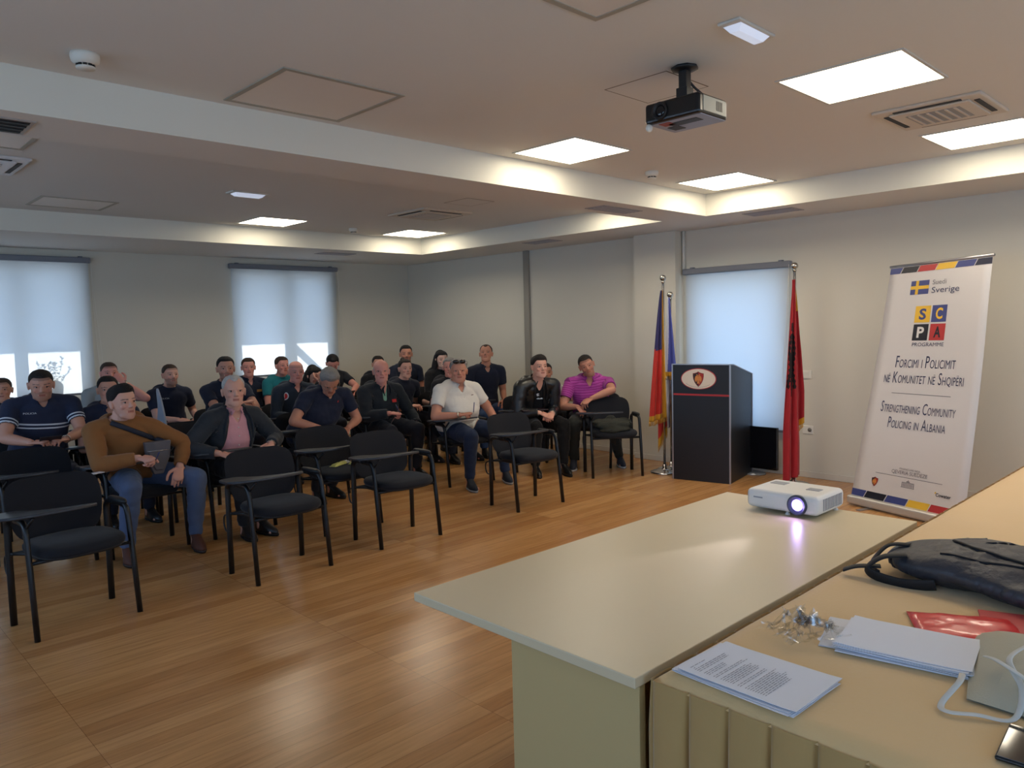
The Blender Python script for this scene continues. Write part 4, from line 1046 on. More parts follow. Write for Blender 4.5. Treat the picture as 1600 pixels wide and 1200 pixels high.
def hand(mb, wrist, d, nrm, side, curl=.5, s=1.0, spread=.10):
    """wrist, finger direction d, palm-facing normal nrm; side +1 right / -1 left"""
    d = Vector(d).normalized(); nrm = Vector(nrm); nrm = (nrm-d*nrm.dot(d)).normalized(); lat = d.cross(nrm)*side      # towards the thumb
    w = Vector(wrist)
    cap(mb, w-d*.01, w+d*.085*s, .026*s, .036*s, sq=(1.08, .42), up=nrm)
    cap(mb, w+d*.02*s, w+d*.075*s, .022*s, .026*s, sq=(1.3, .62), up=nrm)
    for k, (off, L, r0) in enumerate(((.031, .070, .0088), (.011, .078, .0090), (-.010, .073, .0086), (-.030, .058, .0078))):
        b = w+d*(.082-.006*abs(k-1.2))*s+lat*off*s; dirv = (d+lat*off*spread*22*.12).normalized(); c = curl*(1+.12*k)
        p = b; pts = [p]; a = 0
        for q, f in enumerate((.45, .32, .23)):
            a += c*(.9, 1.15, .8)[q]; v = dirv*math.cos(a)+nrm*math.sin(a); p = p+v*L*f*s; pts.append(p)
        limb(mb, pts, [r0*s, r0*.95*s, r0*.88*s, r0*.78*s])
    b = w+d*.022*s+lat*.030*s; v1 = (d*.62+lat*.72+nrm*.25).normalized(); v2 = (d*.9+lat*.28+nrm*.45*(.4+curl)).normalized(); v3 = (d*.95-lat*.05+nrm*.6*(.4+curl)).normalized()
    limb(mb, [b, b+v1*.040*s, b+v1*.040*s+v2*.032*s, b+v1*.040*s+v2*.032*s+v3*.026*s], [.0135*s, .0112*s, .0102*s, .0088*s])
    return w+d*.10*s+nrm*.02*s

HR = [(.000, .020, .018, .070), (.010, .034, .034, .058), (.030, .049, .056, .038), (.055, .057, .072, .020), (.085, .064, .084, .008), (.110, .069, .090, .002), (.135, .0725, .094, -.002), (.160, .074, .095, -.004), (.185, .070, .090, -.006), (.208, .058, .075, -.007), (.224, .041, .054, -.007), (.233, .020, .026, -.007)]
def hring(z):
    for i in range(len(HR)-1):
        if HR[i][0] <= z <= HR[i+1][0]:
            q = (z-HR[i][0])/(HR[i+1][0]-HR[i][0]); q = q*q*(3-2*q)*.5+q*.5
            return [HR[i][k]+(HR[i+1][k]-HR[i][k])*q for k in (1, 2, 3)]
    return HR[-1][1:] if z > .1 else HR[0][1:]
def head_mesh(mb, M, s, wide=1.0, jaw=1.0, nose=1.0, smile=0):
    n = 28; rs = []
    for z, a, b, cy in HR:
        jw = jaw if z < .07 else 1
        rs.append([M @ (Vector((a*wide*jw*math.copysign(abs(math.cos(q))**.92, math.cos(q)), cy+b*math.sin(q), z))*s) for q in [2*math.pi*i/n for i in range(n)]])
    mb.rings(rs)
    P = lambda x, y, z: M @ (Vector((x, y, z))*s)
    MR = M.to_3x3()
    def E(c, r_): mb.ell(P(*c), [v*s for v in r_], 14, 10, 0, MR)
    cap(mb, P(0, .086, .128), P(0, .104*1.0, .094), .0085*s*nose, .0125*s*nose)            # nose bridge to tip
    for sx in (-1, 1):
        E((sx*.010, .096, .089), (.008, .009, .007))                                      # nostril wings
        E((sx*.035*wide, .066, .092), (.022, .018, .018+.006*smile))                       # cheek
        cap(mb, P(sx*.012, .0885, .1365), P(sx*.048*wide, .070, .134), .0078*s, .0062*s)    # brow ridge
        E((sx*.0775*wide, .0-.004, .110), (.009, .018, .030)); E((sx*.082*wide, -.010, .124), (.006, .016, .016)); E((sx*.076*wide, .004, .088), (.006, .008, .011))   # ear
        E((sx*.034*wide*jaw, .045, .030), (.022, .028, .02))                              # jaw corner fill
    cap(mb, P(-.018-.004*smile, .083, .061+.003*smile), P(.018+.004*smile, .083, .061+.003*smile), .0058*s, .0058*s)
    cap(mb, P(-.015, .081, .052), P(.015, .081, .052), .0060*s, .0060*s)                    # lips
    E((0, .074, .018), (.020, .016, .015))                                                 # chin
    # neck stub
    cap(mb, P(0, -.018, .05), P(0, -.03, -.02), .052*s, .054*s)
def hair_mesh(M, s, wide, style, thick=.010):
    """shell over the scalp from a hairline up; returns MB"""
    n = 44; m = 12; mb = MB(); rs = []
    def hl(q):
        # q: angle, pi/2 = front
        f = math.sin(q); c = abs(math.cos(q))
        if style == 'bald_fringe': return .075+.07*max(0, min(.5, f))
        front = {'receding': .208, 'short': .194, 'quiff': .192, 'woman': .188, 'buzz': .194, 'bun': .198}.get(style, .19)
        if f > .35: 
            k = min(1, (f-.35)/.35); side = .150; v = side+(front-side)*k
            if style == 'receding': v += .012*math.cos((q-math.pi/2)*4)*-1*k
            return v
        if f > -.15: k = (f+.15)/.5; return .128+(.150-.128)*k
        k = min(1, (-.15-f)/.6); return .128-(.128-.058)*k
    top = .2335
    for j in range(m+1):
        ring = []
        for i in range(n):
            q = 2*math.pi*i/n; z0 = hl(q); zt = top
            if style == 'bald_fringe': zt = z0+.080-.045*max(0, math.sin(q)) if math.sin(q) < .30 else z0+.080-.0315-.9*(math.sin(q)-.30)*.07 if math.sin(q) < .55 else z0+.003
            jj = max(0, (j-1)/(m-1)); z = z0+(zt-z0)*(1-(1-jj)**1.5)
            a, b, cy = hring(min(z, .2335)); off = thick*min(1, jj*2.2+.28)
            if j == 0: off = -.004
            if style == 'bald_fringe': off = (thick*.45*math.sin(math.pi*min(1, max(.02, jj))) if j else -.003) if math.sin(q) < .38 else -.006
            if style == 'quiff' and math.sin(q) > 0: off += .012*max(0, math.sin(q))*min(1, jj*2)
            if style in ('buzz',): off = off*.55+.001
            lump = min(1, jj*2)*.0035*noise.noise(Vector((math.cos(q)*3, math.sin(q)*3, z*30)))*(thick/.01)
            x = (a*wide+off+lump)*math.cos(q); y = cy+(b+off+lump)*math.sin(q); zz = z+(off*1.05 if z > .17 else 0)*max(0, (z-.16)/.07)
            ring.append(M @ (Vector((x, y, zz))*s))
        rs.append(ring)
    mb.rings(rs, cap=(style != 'bald_fringe'))
    return mb

def person(label, pos, phi, head, look=0, pitch=0, roll=0, sc=.96, girth=1.0, belly=0, skin='mid', hair=('short', 'dark'), top=('polo', (28, 32, 48)), sleeve='short',
           trousers=(34, 38, 52), shoes=(24, 22, 24), sole=None, R_=(.16, .34, .70), L_=(-.14, .26, .64), curl=(.5, .5), hintR=(.45, -.5, -.7), hintL=(-.45, -.5, -.7), hn=None,
           knees=None, feet=None, beard=0, wide=1.08, jaw=1.0, smile=0, extra=(), vox=.009, group=None, chair=True, chair_label=None, chair_phi=None, shoulder=1.0, pants_name=None, top_name=None, stripe=None, neckv=True, hdirR=None, hdirL=None, drop=0):
    """pos: chair centre on the floor; phi: facing (deg); head: world x, y, z of the crown; look: head yaw in world degrees"""
    rz = fz(phi); root = thing('person', label, 'person', (pos[0], pos[1], 0), rz, group)
    if chair: place_chair(pos[0], pos[1], chair_phi if chair_phi is not None else phi, 'black tablet-arm chair occupied by the '+chair_label)
    inv = Matrix.Rotation(-rz, 4, 'Z') @ Matrix.Translation((-pos[0], -pos[1], 0))
    T = inv @ Vector(head)
    hy = R(look-90)-rz
    MH = Matrix.Rotation(hy, 4, 'Z') @ Matrix.Rotation(R(-pitch), 4, 'X') @ Matrix.Rotation(R(roll), 4, 'Y')
    O = T-(MH @ Vector((0, -.004, .236*sc))); MH = Matrix.Translation(O) @ MH
    hb = MH @ (Vector((0, -.028, .03))*sc)                                    # base of the skull
    P = Vector((0, -.09, .565)); 
    N = hb+Vector((0, -.020, -.055*sc)); N += (P-N)*.03; N.z -= drop
    N.z = min(N.z, 1.12)
    # ---- torso rings
    mb = MB(); S = []; m = 14
    Cc = (P+N)/2+Vector((0, -.05, .0)); g = girth
    prof = [(0, .165, .125, 0), (.15, .172, .125, 0), (.35, .158, .112, .2), (.55, .160, .112, .25), (.72, .176, .115, .1), (.85, .182, .112, 0), (.93, .150, .100, 0), (1.0, .082, .068, 0), (1.05, .06, .06, 0)]
    spine = lambda t: (P*(1-t)*(1-t)+Cc*2*t*(1-t)+N*t*t)
    rs = []
    for t, a, b, bl in prof:
        c = spine(min(t, 1)); c2 = spine(min(t, 1)-.05); up = (c-c2).normalized()
        if t > 1: c = N+up*.03
        fx = Vector((1, 0, 0)); fy = up.cross(fx); fy = -fy if fy.y < 0 else fy
        gg = 1+(g-1)*(1 if t < .8 else .4); c = c+fy*(belly*.05*bl*4)
        bb = b*gg+belly*.06*bl*4
        rs.append([c+fx*a*gg*math.copysign(abs(math.cos(q))**.85, math.cos(q))*shoulder**(1 if t > .7 else 0)+fy*bb*math.copysign(abs(math.sin(q))**.85, math.sin(q)) for q in [2*math.pi*i/28 for i in range(28)]])
        S.append((t, c, fy))
    mb.rings(rs)
    upn = (N-spine(.9)).normalized()
    SW = .178*shoulder*(1+(g-1)*.5)
    sh = {k: N+Vector((k*SW, -.005, -.062)) for k in (1, -1)}
    for k in (1, -1):
        cap(mb, N+Vector((k*.05, 0, -.015)), sh[k], .045, .056*g**.5)
        mb.ell(spine(.80)+Vector((k*.075, -.02, 0)), (.10, .085, .13), 14, 10)
        mb.ell(P+Vector((k*.08, -.03, -.01)), (.105, .12, .09), 14, 10)
    cap(mb, N+Vector((0, 0, -.03)), hb+Vector((0, 0, .01)), .062*g**.5, .055*sc*g**.3)
    # ---- arms
    wr = {}; el = {}
    for k, tg, hint in ((1, R_, hintR), (-1, L_, hintL)):
        e, w = ik(sh[k], tg, .285, .255, hint); el[k] = e; wr[k] = w
        limb(mb, [sh[k], sh[k].lerp(e, .5), e, e.lerp(w, .35), w], [.056*g**.5, .050*g**.5, .042*g**.4, .041*g**.4, .027])
    # ---- legs
    kn = {}; an = {}
    knees = knees or ((.15, .38, .515), (-.15, .38, .515)); feet = feet or ((.15, .36), (-.15, .36))
    for k, q, ft in ((1, knees[0], feet[0]), (-1, knees[1], feet[1])):
        hip = P+Vector((k*.085, .02, -.02)); kn[k] = Vector(q); an[k] = Vector((ft[0], ft[1]-.04, .10))
        limb(mb, [hip, hip.lerp(kn[k], .5), kn[k]], [.092*g**.6, .080*g**.6, .060*g**.3])
        limb(mb, [kn[k], kn[k].lerp(an[k], .3), an[k]], [.060*g**.3, .056*g**.3, .037])
        cap(mb, an[k], an[k]+Vector((0, .0, -.05)), .036, .034); cap(mb, an[k]+Vector((0, -.02, -.06)), an[k]+Vector((0, .14, -.072)), .032, .022)
    V, Nn, F = eval_remesh(mb, vox, 9, .6)
    # ---- labels by bone
    bones = [('torso', P+Vector((0, 0, -.02)), spine(.5), .15*g), ('torso', spine(.5), N+Vector((0, 0, -.03)), .15*g)]
    for k in (1, -1):
        bones += [('ua', sh[k], el[k], .05), ('fa', el[k], wr[k], .036), ('th', P+Vector((k*.085, .02, -.02)), kn[k], .075), ('sh', kn[k], an[k], .05), ('ft', an[k]+Vector((0, 0, -.03)), an[k]+Vector((0, .1, -.07)), .04)]
        bones.append(('torso', N+Vector((k*.03, 0, -.05)), sh[k]-Vector((k*.03, 0, .02)), .06))
    bones.append(('neck', N+Vector((0, 0, .045)), hb, .05))
    D = []; TT = []
    for nm, a, b, r_ in bones:
        a_ = np.array(a); b_ = np.array(b); d = b_-a_; tt = np.clip(((V-a_)@d)/(d@d), 0, 1); D.append(np.linalg.norm(V-(a_+tt[:, None]*d), axis=1)/r_); TT.append(tt)
    D = np.array(D); TT = np.array(TT); bi = D.argmin(0); names = np.array([b[0] for b in bones]); lab = names[bi]; tv = TT[bi, np.arange(len(V))]
    # down coordinate: distance from the neck along the body / sleeve in metres
    ax = np.array(N); spn = np.array(spine(.3)); dd = (spn-ax); dl = np.linalg.norm(dd); dd = dd/dl
    down = (V-ax)@dd
    for k in (1, -1):
        i_ = [j for j, b in enumerate(bones) if b[0] == 'ua'][0 if k == 1 else 1]; msk = bi == i_
        down[msk] = .04+TT[i_, msk]*.285
    parts = []
    def garment(name, mask_v, off, m_, tintable=False, wr=.004, smooth=0, thick=0):
        fm = mask_v[F].all(1)
        f = F[fm]; idx = np.unique(f); mp = -np.ones(len(V), 'i'); mp[idx] = np.arange(len(idx))
        n_ = np.array([noise.noise(Vector((float(v[0])*11+3, float(v[1])*11, float(v[2])*17)))+.5*noise.noise(Vector((float(v[0])*27, float(v[1])*27+5, float(v[2])*30))) for v in V[idx]])
        VV = V[idx]+Nn[idx]*(off+wr*n_[:, None])
        ff = mp[f]; E_ = np.vstack([ff[:, [0, 1]], ff[:, [1, 2]], ff[:, [2, 3]], ff[:, [3, 0]]]); Es = np.sort(E_, 1); key = Es[:, 0].astype('i8')*len(idx)+Es[:, 1]
        u_, c_ = np.unique(key, return_counts=True); be = u_[c_ == 1]; a_, b_ = (be//len(idx)).astype('i'), (be % len(idx)).astype('i')
        cnt = np.zeros(len(idx)); np.add.at(cnt, a_, 1); np.add.at(cnt, b_, 1); bm_ = cnt > 0
        for _ in range(14):                                              # even out the cut edges (hems, cuffs, neckline)
            acc = np.zeros((len(idx), 3)); np.add.at(acc, a_, VV[b_]); np.add.at(acc, b_, VV[a_])
            VV[bm_] = VV[bm_]*.45+.55*acc[bm_]/cnt[bm_][:, None]
        o = mesh_from(name, VV, ff, m_, root, attr=down[idx])
        sd = o.modifiers.new('s', 'SOLIDIFY'); sd.thickness = max(.004, off*.9); sd.offset = -1
        parts.append(o); return o
    # neckline V (front, towards +y): keep skin bare
    fy = np.array(S[5][2]); rel = V-np.array(N); front = rel@fy; side = np.abs(rel[:, 0]); dn = (V-ax)@dd
    lim = .028+.0*dn
    vneck = (top[0] not in ('tee', 'sweater')) & (front > .02) & (side < np.clip(.036-(dn+.005)*.62, 0, .036)) & (dn < .06) if neckv else np.zeros(len(V), bool)
    upper = (dn > -.035) if top[0] in ('tee', 'sweater') else (dn > -.045)
    kind = top[0]; tm = (((lab == 'torso') & (upper | (side > .085))) | ((lab == 'neck') & (dn > (-.026 if top[0] in ('tee', 'sweater') else -.012)))) & ~vneck
    sl = (lab == 'ua') & (tv < (.62 if sleeve == 'short' else 2)); 
    if sleeve == 'long': sl |= (lab == 'fa') & (tv < .93)
    elif sleeve == 'rolled': sl |= (lab == 'ua') | (lab == 'fa') & (tv < .3)
    body_low = (lab == 'torso') | sl
    waist = (V-np.array(P)) @ np.array(Vector((0, .0, 1.)))
    shirt_mask = (tm | sl) & ((lab != 'torso') | (waist > -.035))
    tname = top_name or 'shirt'
    soft = .013 if kind != 'sweater' else .016
    cm = cloth_mat('%s %d %d %d%s' % ((kind,)+tuple(top[1])+(' s' if stripe else '',)), top[1], .85, stripe)
    if kind in ('jacket', 'blazer', 'leather'):
        inner = cloth_mat('inner %d %d %d' % tuple(top[2]), top[2])
        w_in = top[3] if len(top) > 3 else .075
        w_max = top[4] if len(top) > 4 else 9
        wedge = (front > .0) & (dn < w_max) & (side < w_in*(.45+dn*1.5)) & (lab == 'torso')
        wedge_big = (front > -.01) & (dn < w_max+.03) & (side < w_in*(.45+dn*1.5)+.035) & (lab == 'torso')
        garment('shirt', shirt_mask & (wedge_big | ((lab == 'neck') & (dn > -.03))) , .007, inner, wr=.002)
        jm = mat('leather black', (22, 23, 25), .34, spec=.6, bump=(24, .55)) if kind == 'leather' else cm
        garment('jacket', shirt_mask & ~wedge, .021, jm, wr=.005 if kind == 'leather' else .006)
        # lapels / collar edges
        for k in (1, -1):
            q = MB(); pts = []
            bvh = bvh_of(V, F)
            for i in range(9):
                t_ = i/8; dnv = -.01+min(.26, w_max)*t_; c = N+Vector(dd)*dnv; x = k*(w_in*(.45+dnv*1.5)+.016*math.sin(math.pi*t_)+.006)
                h = bvh.ray_cast(Vector((x, c.y+.6, c.z)), Vector((0, -1, 0)))
                if h[0]: pts.append(h[0]+h[1]*.024)
            if len(pts) > 3:
                q.tube(pts, [.009+.016*math.sin(math.pi*min(1, i/(len(pts)-1)*1.1+.05)) for i in range(len(pts))], 8, sq=(1, .35)); q.build('lapel', jm, root)
        q = MB(); cpts = [N+Vector((.078*math.cos(a), -.005+.070*math.sin(a), .026+.02*max(0, -math.sin(a)))) for a in [R(150+240*i/14) for i in range(15)]]
        q.tube(cpts, .016, 8, sq=(.5, 1.5)); q.build('collar', jm, root)
    else:
        garment(tname, shirt_mask, soft, cm, wr=.005)
    if kind in ('polo', 'blazer', 'uniform'):
        colm = cm if kind != 'blazer' else inner
        q = MB(); cpts = []
        for i in range(17):
            a = R(118+304*i/16); e_ = abs(i-8)/8
            cpts.append(N+Vector((.071*math.cos(a)*g**.4, .002+.071*math.sin(a)*g**.4, .030-.030*e_**2)))
        q.tube(cpts, .017, 8, sq=(.32, 1.25)); q.build('collar', colm, root)
        for k in (1, -1):       # collar points
            a = N+Vector((k*.036, .068, .006)); q = MB(); q.tube([a, a+Vector((k*.018, .012, -.034))], [.019, .006], 8, sq=(1.2, .3)); q.build('collar_point', colm, root)
    if kind in ('tee', 'sweater'):
        q = MB(); q.tube([N+Vector((.066*math.cos(a)*g**.4, .012+.066*math.sin(a)*g**.4, .018-.020*math.sin(a))) for a in [2*math.pi*i/24 for i in range(24)]], .0075, 8, close=True); q.build('neckband', cm, root)
    pm = cloth_mat('trousers %d %d %d' % tuple(trousers), trousers, .85, bump=(10, .5))
    tr_mask = ((lab == 'torso') & (waist < .0)) | (lab == 'th') | ((lab == 'sh') & (tv < .99))
    garment('trousers', tr_mask, .011, pm, wr=.007)
    # ---- shoes
    sm = mat('shoe %d %d %d' % tuple(shoes), shoes, .35 if not sole else .7); som = mat('sole %d %d %d' % tuple(sole or (18, 16, 16)), sole or (18, 16, 16), .6)
    for k in (1, -1):
        a = an[k]; q = MB(); tw = (feet[0 if k == 1 else 1][2] if len(feet[0]) > 2 else 0); Mz = Matrix.Translation((a.x, a.y, 0)) @ Matrix.Rotation(R(-k*8-tw), 4, 'Z')
        def osh(w, y0, y1, z, pinch=.8):
            r_ = []
            for i in range(24):
                an_ = 2*math.pi*i/24; y = math.sin(an_); x = math.cos(an_); yy = y0+(y1-y0)*(y+1)/2; ww = w*(1 if y > .1 else pinch+.0)
                r_.append(Mz @ Vector((x*ww*(1-.12*max(0, y)**3), yy, z)))
            return r_
        q.rings([osh(.043, -.075, .195, .002), osh(.047, -.078, .20, .014), osh(.046, -.076, .197, .022)]); q.build('sole', som, root)
        q = MB(); q.rings([osh(.044, -.074, .194, .020), osh(.045, -.074, .192, .036), osh(.042, -.072, .178, .055), osh(.038, -.068, .125, .076), osh(.037, -.062, .070, .096), osh(.038, -.058, .048, .115), osh(.034, -.052, .04, .118)]); 
        so = q.build('shoe', sm, root)
        q = MB()
        for i in range(4): y = .075+.022*i; q.tube([Mz @ Vector((-.018, y, .086-.010*i)), Mz @ Vector((0, y+.004, .092-.011*i)), Mz @ Vector((.018, y, .086-.010*i))], .0022, 5)
        q.build('laces', mat('laces', (60, 58, 58), .8), so)
    # ---- head + hands at finer resolution, joined into the same body mesh
    mb = MB(); head_mesh(mb, MH, sc, wide, jaw, 1, smile); VH, NH, FH = eval_remesh(mb, .0042, 2, .5)
    IH = np.array((MH.inverted())); ph = (VH@IH[:3, :3].T+IH[:3, 3])/sc
    tint = np.ones((len(VH), 3), 'f'); x, y, z = ph[:, 0], ph[:, 1], ph[:, 2]
    fr = y > .045
    lip = fr & (abs(x) < .023) & (abs(z-.0565-.003*smile) < .0085) & (y > .072); tint[lip] = (.74, .50, .50)
    gap = fr & (abs(x) < .021) & (abs(z-.0565) < .0018); tint[gap] = (.35, .22, .22)
    bz_ = .1445-.20*np.maximum(0, abs(abs(x)/wide-.030)-.004)*.6
    brow = fr & (abs(x)/wide > .012) & (abs(x)/wide < .052) & (abs(z-bz_) < .0036)
    hc = np.array(lin(HAIRM[hair[1]])) / np.array(lin(SKIN[skin])); tint[brow] = np.clip(hc*1.2+.30, 0, 1)
    sock = fr & (abs(abs(x)/wide-.031) < .019) & (abs(z-.1225) < .009); tint[sock] *= (.88, .82, .80)  # eye-socket shade painted into the skin tint
    if beard:
        jawm = (z < .078) & (y > .0) & ~lip; must = fr & (z < .078) & (z > .064) & (abs(x) < .030); b_ = jawm & ((z < .05) | (abs(x) > .030) | must)
        tint[b_] = tint[b_]*(1-beard)+np.clip(hc*1.5+.1, 0, 1)*beard
    if hair[0] in ('bald_fringe', 'buzz', 'receding', 'bald'):
        sc_ = (z > .17) | ((y < 0) & (z > .10)); 
        if hair[0] == 'bald': tint[sc_ & (z < .2)] = tint[sc_ & (z < .2)]*.7+np.clip(hc*.8, 0, 1)*.3
        if hair[0] == 'buzz': tint[sc_ & (z > .175-.0*y)] = tint[sc_ & (z > .175-.0*y)]*.5+np.clip(hc*1.2+.05, 0, 1)*.5
    red_ = fr & (abs(abs(x)-.038) < .02) & (abs(z-.088) < .018); tint[red_] *= (1.04, .92, .92)
    mbh = MB(); fd = {}
    for k, nm_ in ((1, 0), (-1, 1)):
        d = (wr[k]-el[k]).normalized(); hd = (hdirR if k == 1 else hdirL); d2 = Vector(hd) if hd else (d+Vector((0, .0, -.15)))
        nr = (hn or {}).get(k, (-k*.25, 0, -1)); fd[k] = hand(mbh, wr[k], d2, nr, k, curl[nm_], 1.03)
    VA, NA, FA = eval_remesh(mbh, .0045, 1, .4)
    Vb = np.vstack([V, VH, VA]); Fb = np.vstack([F, FH+len(V), FA+len(V)+len(VH)]); Tb = np.vstack([np.ones((len(V), 3)), tint, np.tile(np.array([[1.0, .93, .92]]), (len(VA), 1))])
    body = mesh_from('body', Vb, Fb, skin_mat(skin), root, tint=Tb)
    # eyes
    q = MB(); MR = MH.to_3x3()
    for sx in (-1, 1): q.ell(MH @ (Vector((sx*.0310*wide, .0765, .1225))*sc), (.0122*sc, .0100*sc, .0062*sc), 14, 8, 0, MR)
    q.build('eyes', M_eye, root)
    q = MB()
    for sx in (-1, 1):
        q.ell(MH @ (Vector((sx*.0310*wide, .0840, .1222))*sc), (.0056*sc, .0038*sc, .0056*sc), 10, 6, 0, MR)
        q.tube([MH @ (Vector((sx*.0310*wide+dx, .0870-abs(dx)*.35, .1288-abs(dx)*.25))*sc) for dx in (-.013, -.006, 0, .006, .013)], .0016*sc, 6)
    q.build('iris', M_iris, root)
    # hair
    st, hcol = hair
    if st == 'bald_fringe': hm_ = hair_mesh(MH, sc, wide, 'bald_fringe', .007)
    elif st == 'bald': hm_ = None
    else: hm_ = hair_mesh(MH, sc, wide, st, {'short': .008, 'receding': .006, 'quiff': .010, 'woman': .013, 'buzz': .005, 'bun': .007}.get(st, .009))
    if hm_:
        ho = hm_.build('hair', hair_mat(hcol), root)
        if st == 'woman':
            q = MB()
            for k in (-1, 1):
                for yy, rr_ in ((-.035, .030), (-.065, .036), (-.005, .020)):
                    a = MH @ (Vector((k*.060, yy, .17))*sc); b = MH @ (Vector((k*.082, yy, .07))*sc); c = N+Vector((k*.095, yy+.03, -.03)); e_ = N+Vector((k*.085, yy+.07, -.16))
                    limb(q, [a, b, c, e_], [rr_*.8, rr_, rr_*.95, rr_*.55])
            cap(q, MH @ (Vector((0, -.055, .19))*sc), N+Vector((0, -.07, -.08)), .070, .075)
            for k in (-1, 1): limb(q, [MH @ (Vector((k*.010, .060, .226))*sc), MH @ (Vector((k*.062, .030, .180))*sc), MH @ (Vector((k*.080, .0, .10))*sc)], [.009, .011, .013])
            remeshed(q, 'long_hair', hair_mat(hcol), root, .006, 3)
        if st == 'bun':
            q = MB(); q.ell(MH @ (Vector((0, -.065, .232))*sc), (.030, .030, .024), 16, 10); q.build('hair_bun', hair_mat(hcol), root)
    for e_ in extra:
        if e_ == 'watchL' or e_ == 'watchR':
            k = -1 if e_ == 'watchL' else 1; d = (wr[k]-el[k]).normalized(); q = MB(); c = wr[k]-d*.015
            s1 = d.cross(Vector((0, 0, 1))).normalized(); s2 = s1.cross(d)
            q.tube([c+s1*.031*math.cos(a)+s2*.028*math.sin(a) for a in [2*math.pi*i/20 for i in range(20)]], .006, 8, sq=(.4, 1.3), close=True)
            q.ell(c+Vector((0, 0, .028)), (.016, .016, .006), 16, 8); q.build('wristwatch', mat('watch steel', (196, 190, 176), .25, metal=.8), root)
        if e_ == 'glasses':
            q = MB()
            for k in (-1, 1):
                q.tube([MH @ (Vector((k*.033*wide+.021*math.cos(a), .099, .117+.015*math.sin(a)))*sc) for a in [2*math.pi*i/20 for i in range(20)]], .0012, 6, close=True)
                q.tube([MH @ (Vector((k*.054*wide, .099, .120))*sc), MH @ (Vector((k*.080*wide, .05, .122))*sc), MH @ (Vector((k*.083*wide, -.01, .125))*sc)], .0013, 6)
            q.tube([MH @ (Vector((-.012, .100, .120))*sc), MH @ (Vector((.012, .100, .120))*sc)], .0013, 6); q.build('glasses', mat('thin metal frame', (150, 146, 140), .3, metal=.7), root)
    info = dict(root=root, N=N, MH=MH, dd=dd, wr=wr, el=el, fd=fd, parts=parts, sc=sc, M=Matrix.Translation((pos[0], pos[1], 0)) @ Matrix.Rotation(rz, 4, 'Z'), an=an, V=V, F=F, sh=sh)
    return info
def decal(info, name, kind, x, dn, w, h, m_, txt=None, rot=0, off=.019, poly=None):
    """flat print on the front of the chest, wrapped on to the garment surface"""
    bvh = bvh_of(info['V'], info['F'])
    if txt: vs, fs = fit_text(txt, -w/2, w/2, -h/2, h/2, .01)
    else:
        poly = poly or [(-w/2, -h/2), (w/2, -h/2), (w/2, h/2), (-w/2, h/2)]; vs = [Vector((a, b, 0)) for a, b in poly]; fs = [tuple(range(len(vs)))]
    c = info['N']+Vector(info['dd'])*dn; up = -Vector(info['dd']); out = []
    for v in vs:
        p = c+Vector((x-v.x, 0, 0))+up*v.y          # x mirrored: seen from the front
        hh = bvh.ray_cast(p+Vector((0, .7, 0)), Vector((0, -1, 0))); q = (hh[0]+hh[1]*off) if hh[0] else p+Vector((0, .12, 0)); out.append(q)
    mb = MB(); mb.add(out, fs); return mb.build(name, m_, info['root'])
def buttons(info, m_, n=5, off=.012):
    bvh = bvh_of(info['V'], info['F']); q = MB()
    for i in range(n):
        c = info['N']+Vector(info['dd'])*(.07+.075*i); hh = bvh.ray_cast(c+Vector((0, .7, 0)), Vector((0, -1, 0)))
        if hh[0]: q.ell(hh[0]+hh[1]*off, (.0055, .003, .0055), 10, 6)
    q.build('buttons', m_, info['root'])
# ================================================================== the audience
def L2C(h, yaw): return math.degrees(math.atan2(-h[1], -h[0]))+yaw
def held(info, name, label, cat, kind, p, rz=0, tilt=0, mcol=None, size=None, hand_=None):
    """things held or lying by a person; p in the person's local frame"""
    W_ = info['M'] @ Vector(p)
    if kind == 'pen':
        t = thing(name, label, cat, W_); t.rotation_euler = (R(tilt), 0, rz)
        MB().lathe([(.001, 0), (.0042, .004), (.0045, .10), (.001, .102)], n=10).build('barrel', mat('pen dark', mcol or (30, 34, 60), .4), t)
        MB().lathe([(.0015, -.012), (.004, 0), (.001, .001)], n=10).build('tip', M_chrome, t); return t
    w, h, d = size
    t = thing(name, label, cat, W_); t.rotation_euler = (R(tilt), 0, rz)
    MB().box((-w/2, -h/2, -d/2), (w/2, h/2, d/2)).build({'phone': 'body', 'paper': 'sheet', 'book': 'cover'}[kind], mat('held %d %d %d' % mcol, mcol, .4), t, bevel=min(d*.4, .004))
    if kind == 'phone': MB().box((-w*.46, -h*.46, d/2-.0005), (w*.46, h*.46, d/2+.0008)).build('screen', mat('phone glass', (8, 8, 10), .06), t)
    if kind == 'book': MB().box((-w*.48, -h*.48, -d*.3), (w*.48+.002, h*.48+.002, d*.3)).build('pages', M_paper, t)
    return t
NAVY = (40, 47, 70); DK = (36, 41, 58)
PW = mat('print on cloth white', (206, 212, 220), .7); PRD = mat('badge red', (200, 44, 48), .6); PGO = mat('badge gold', (190, 140, 80), .6)
STR = [(.165, (206, 212, 222)), (.178, NAVY), (.192, (206, 212, 222)), (.205, NAVY)]
# 1
h = (1.56, 8.76, 1.215)
person('man at the far left edge, only part of his face and shoulder in view', (1.56, 8.82), -88, h, L2C(h, -10), hair=('buzz', 'brown'), top=('polo', DK), chair_label='man at the far left edge')
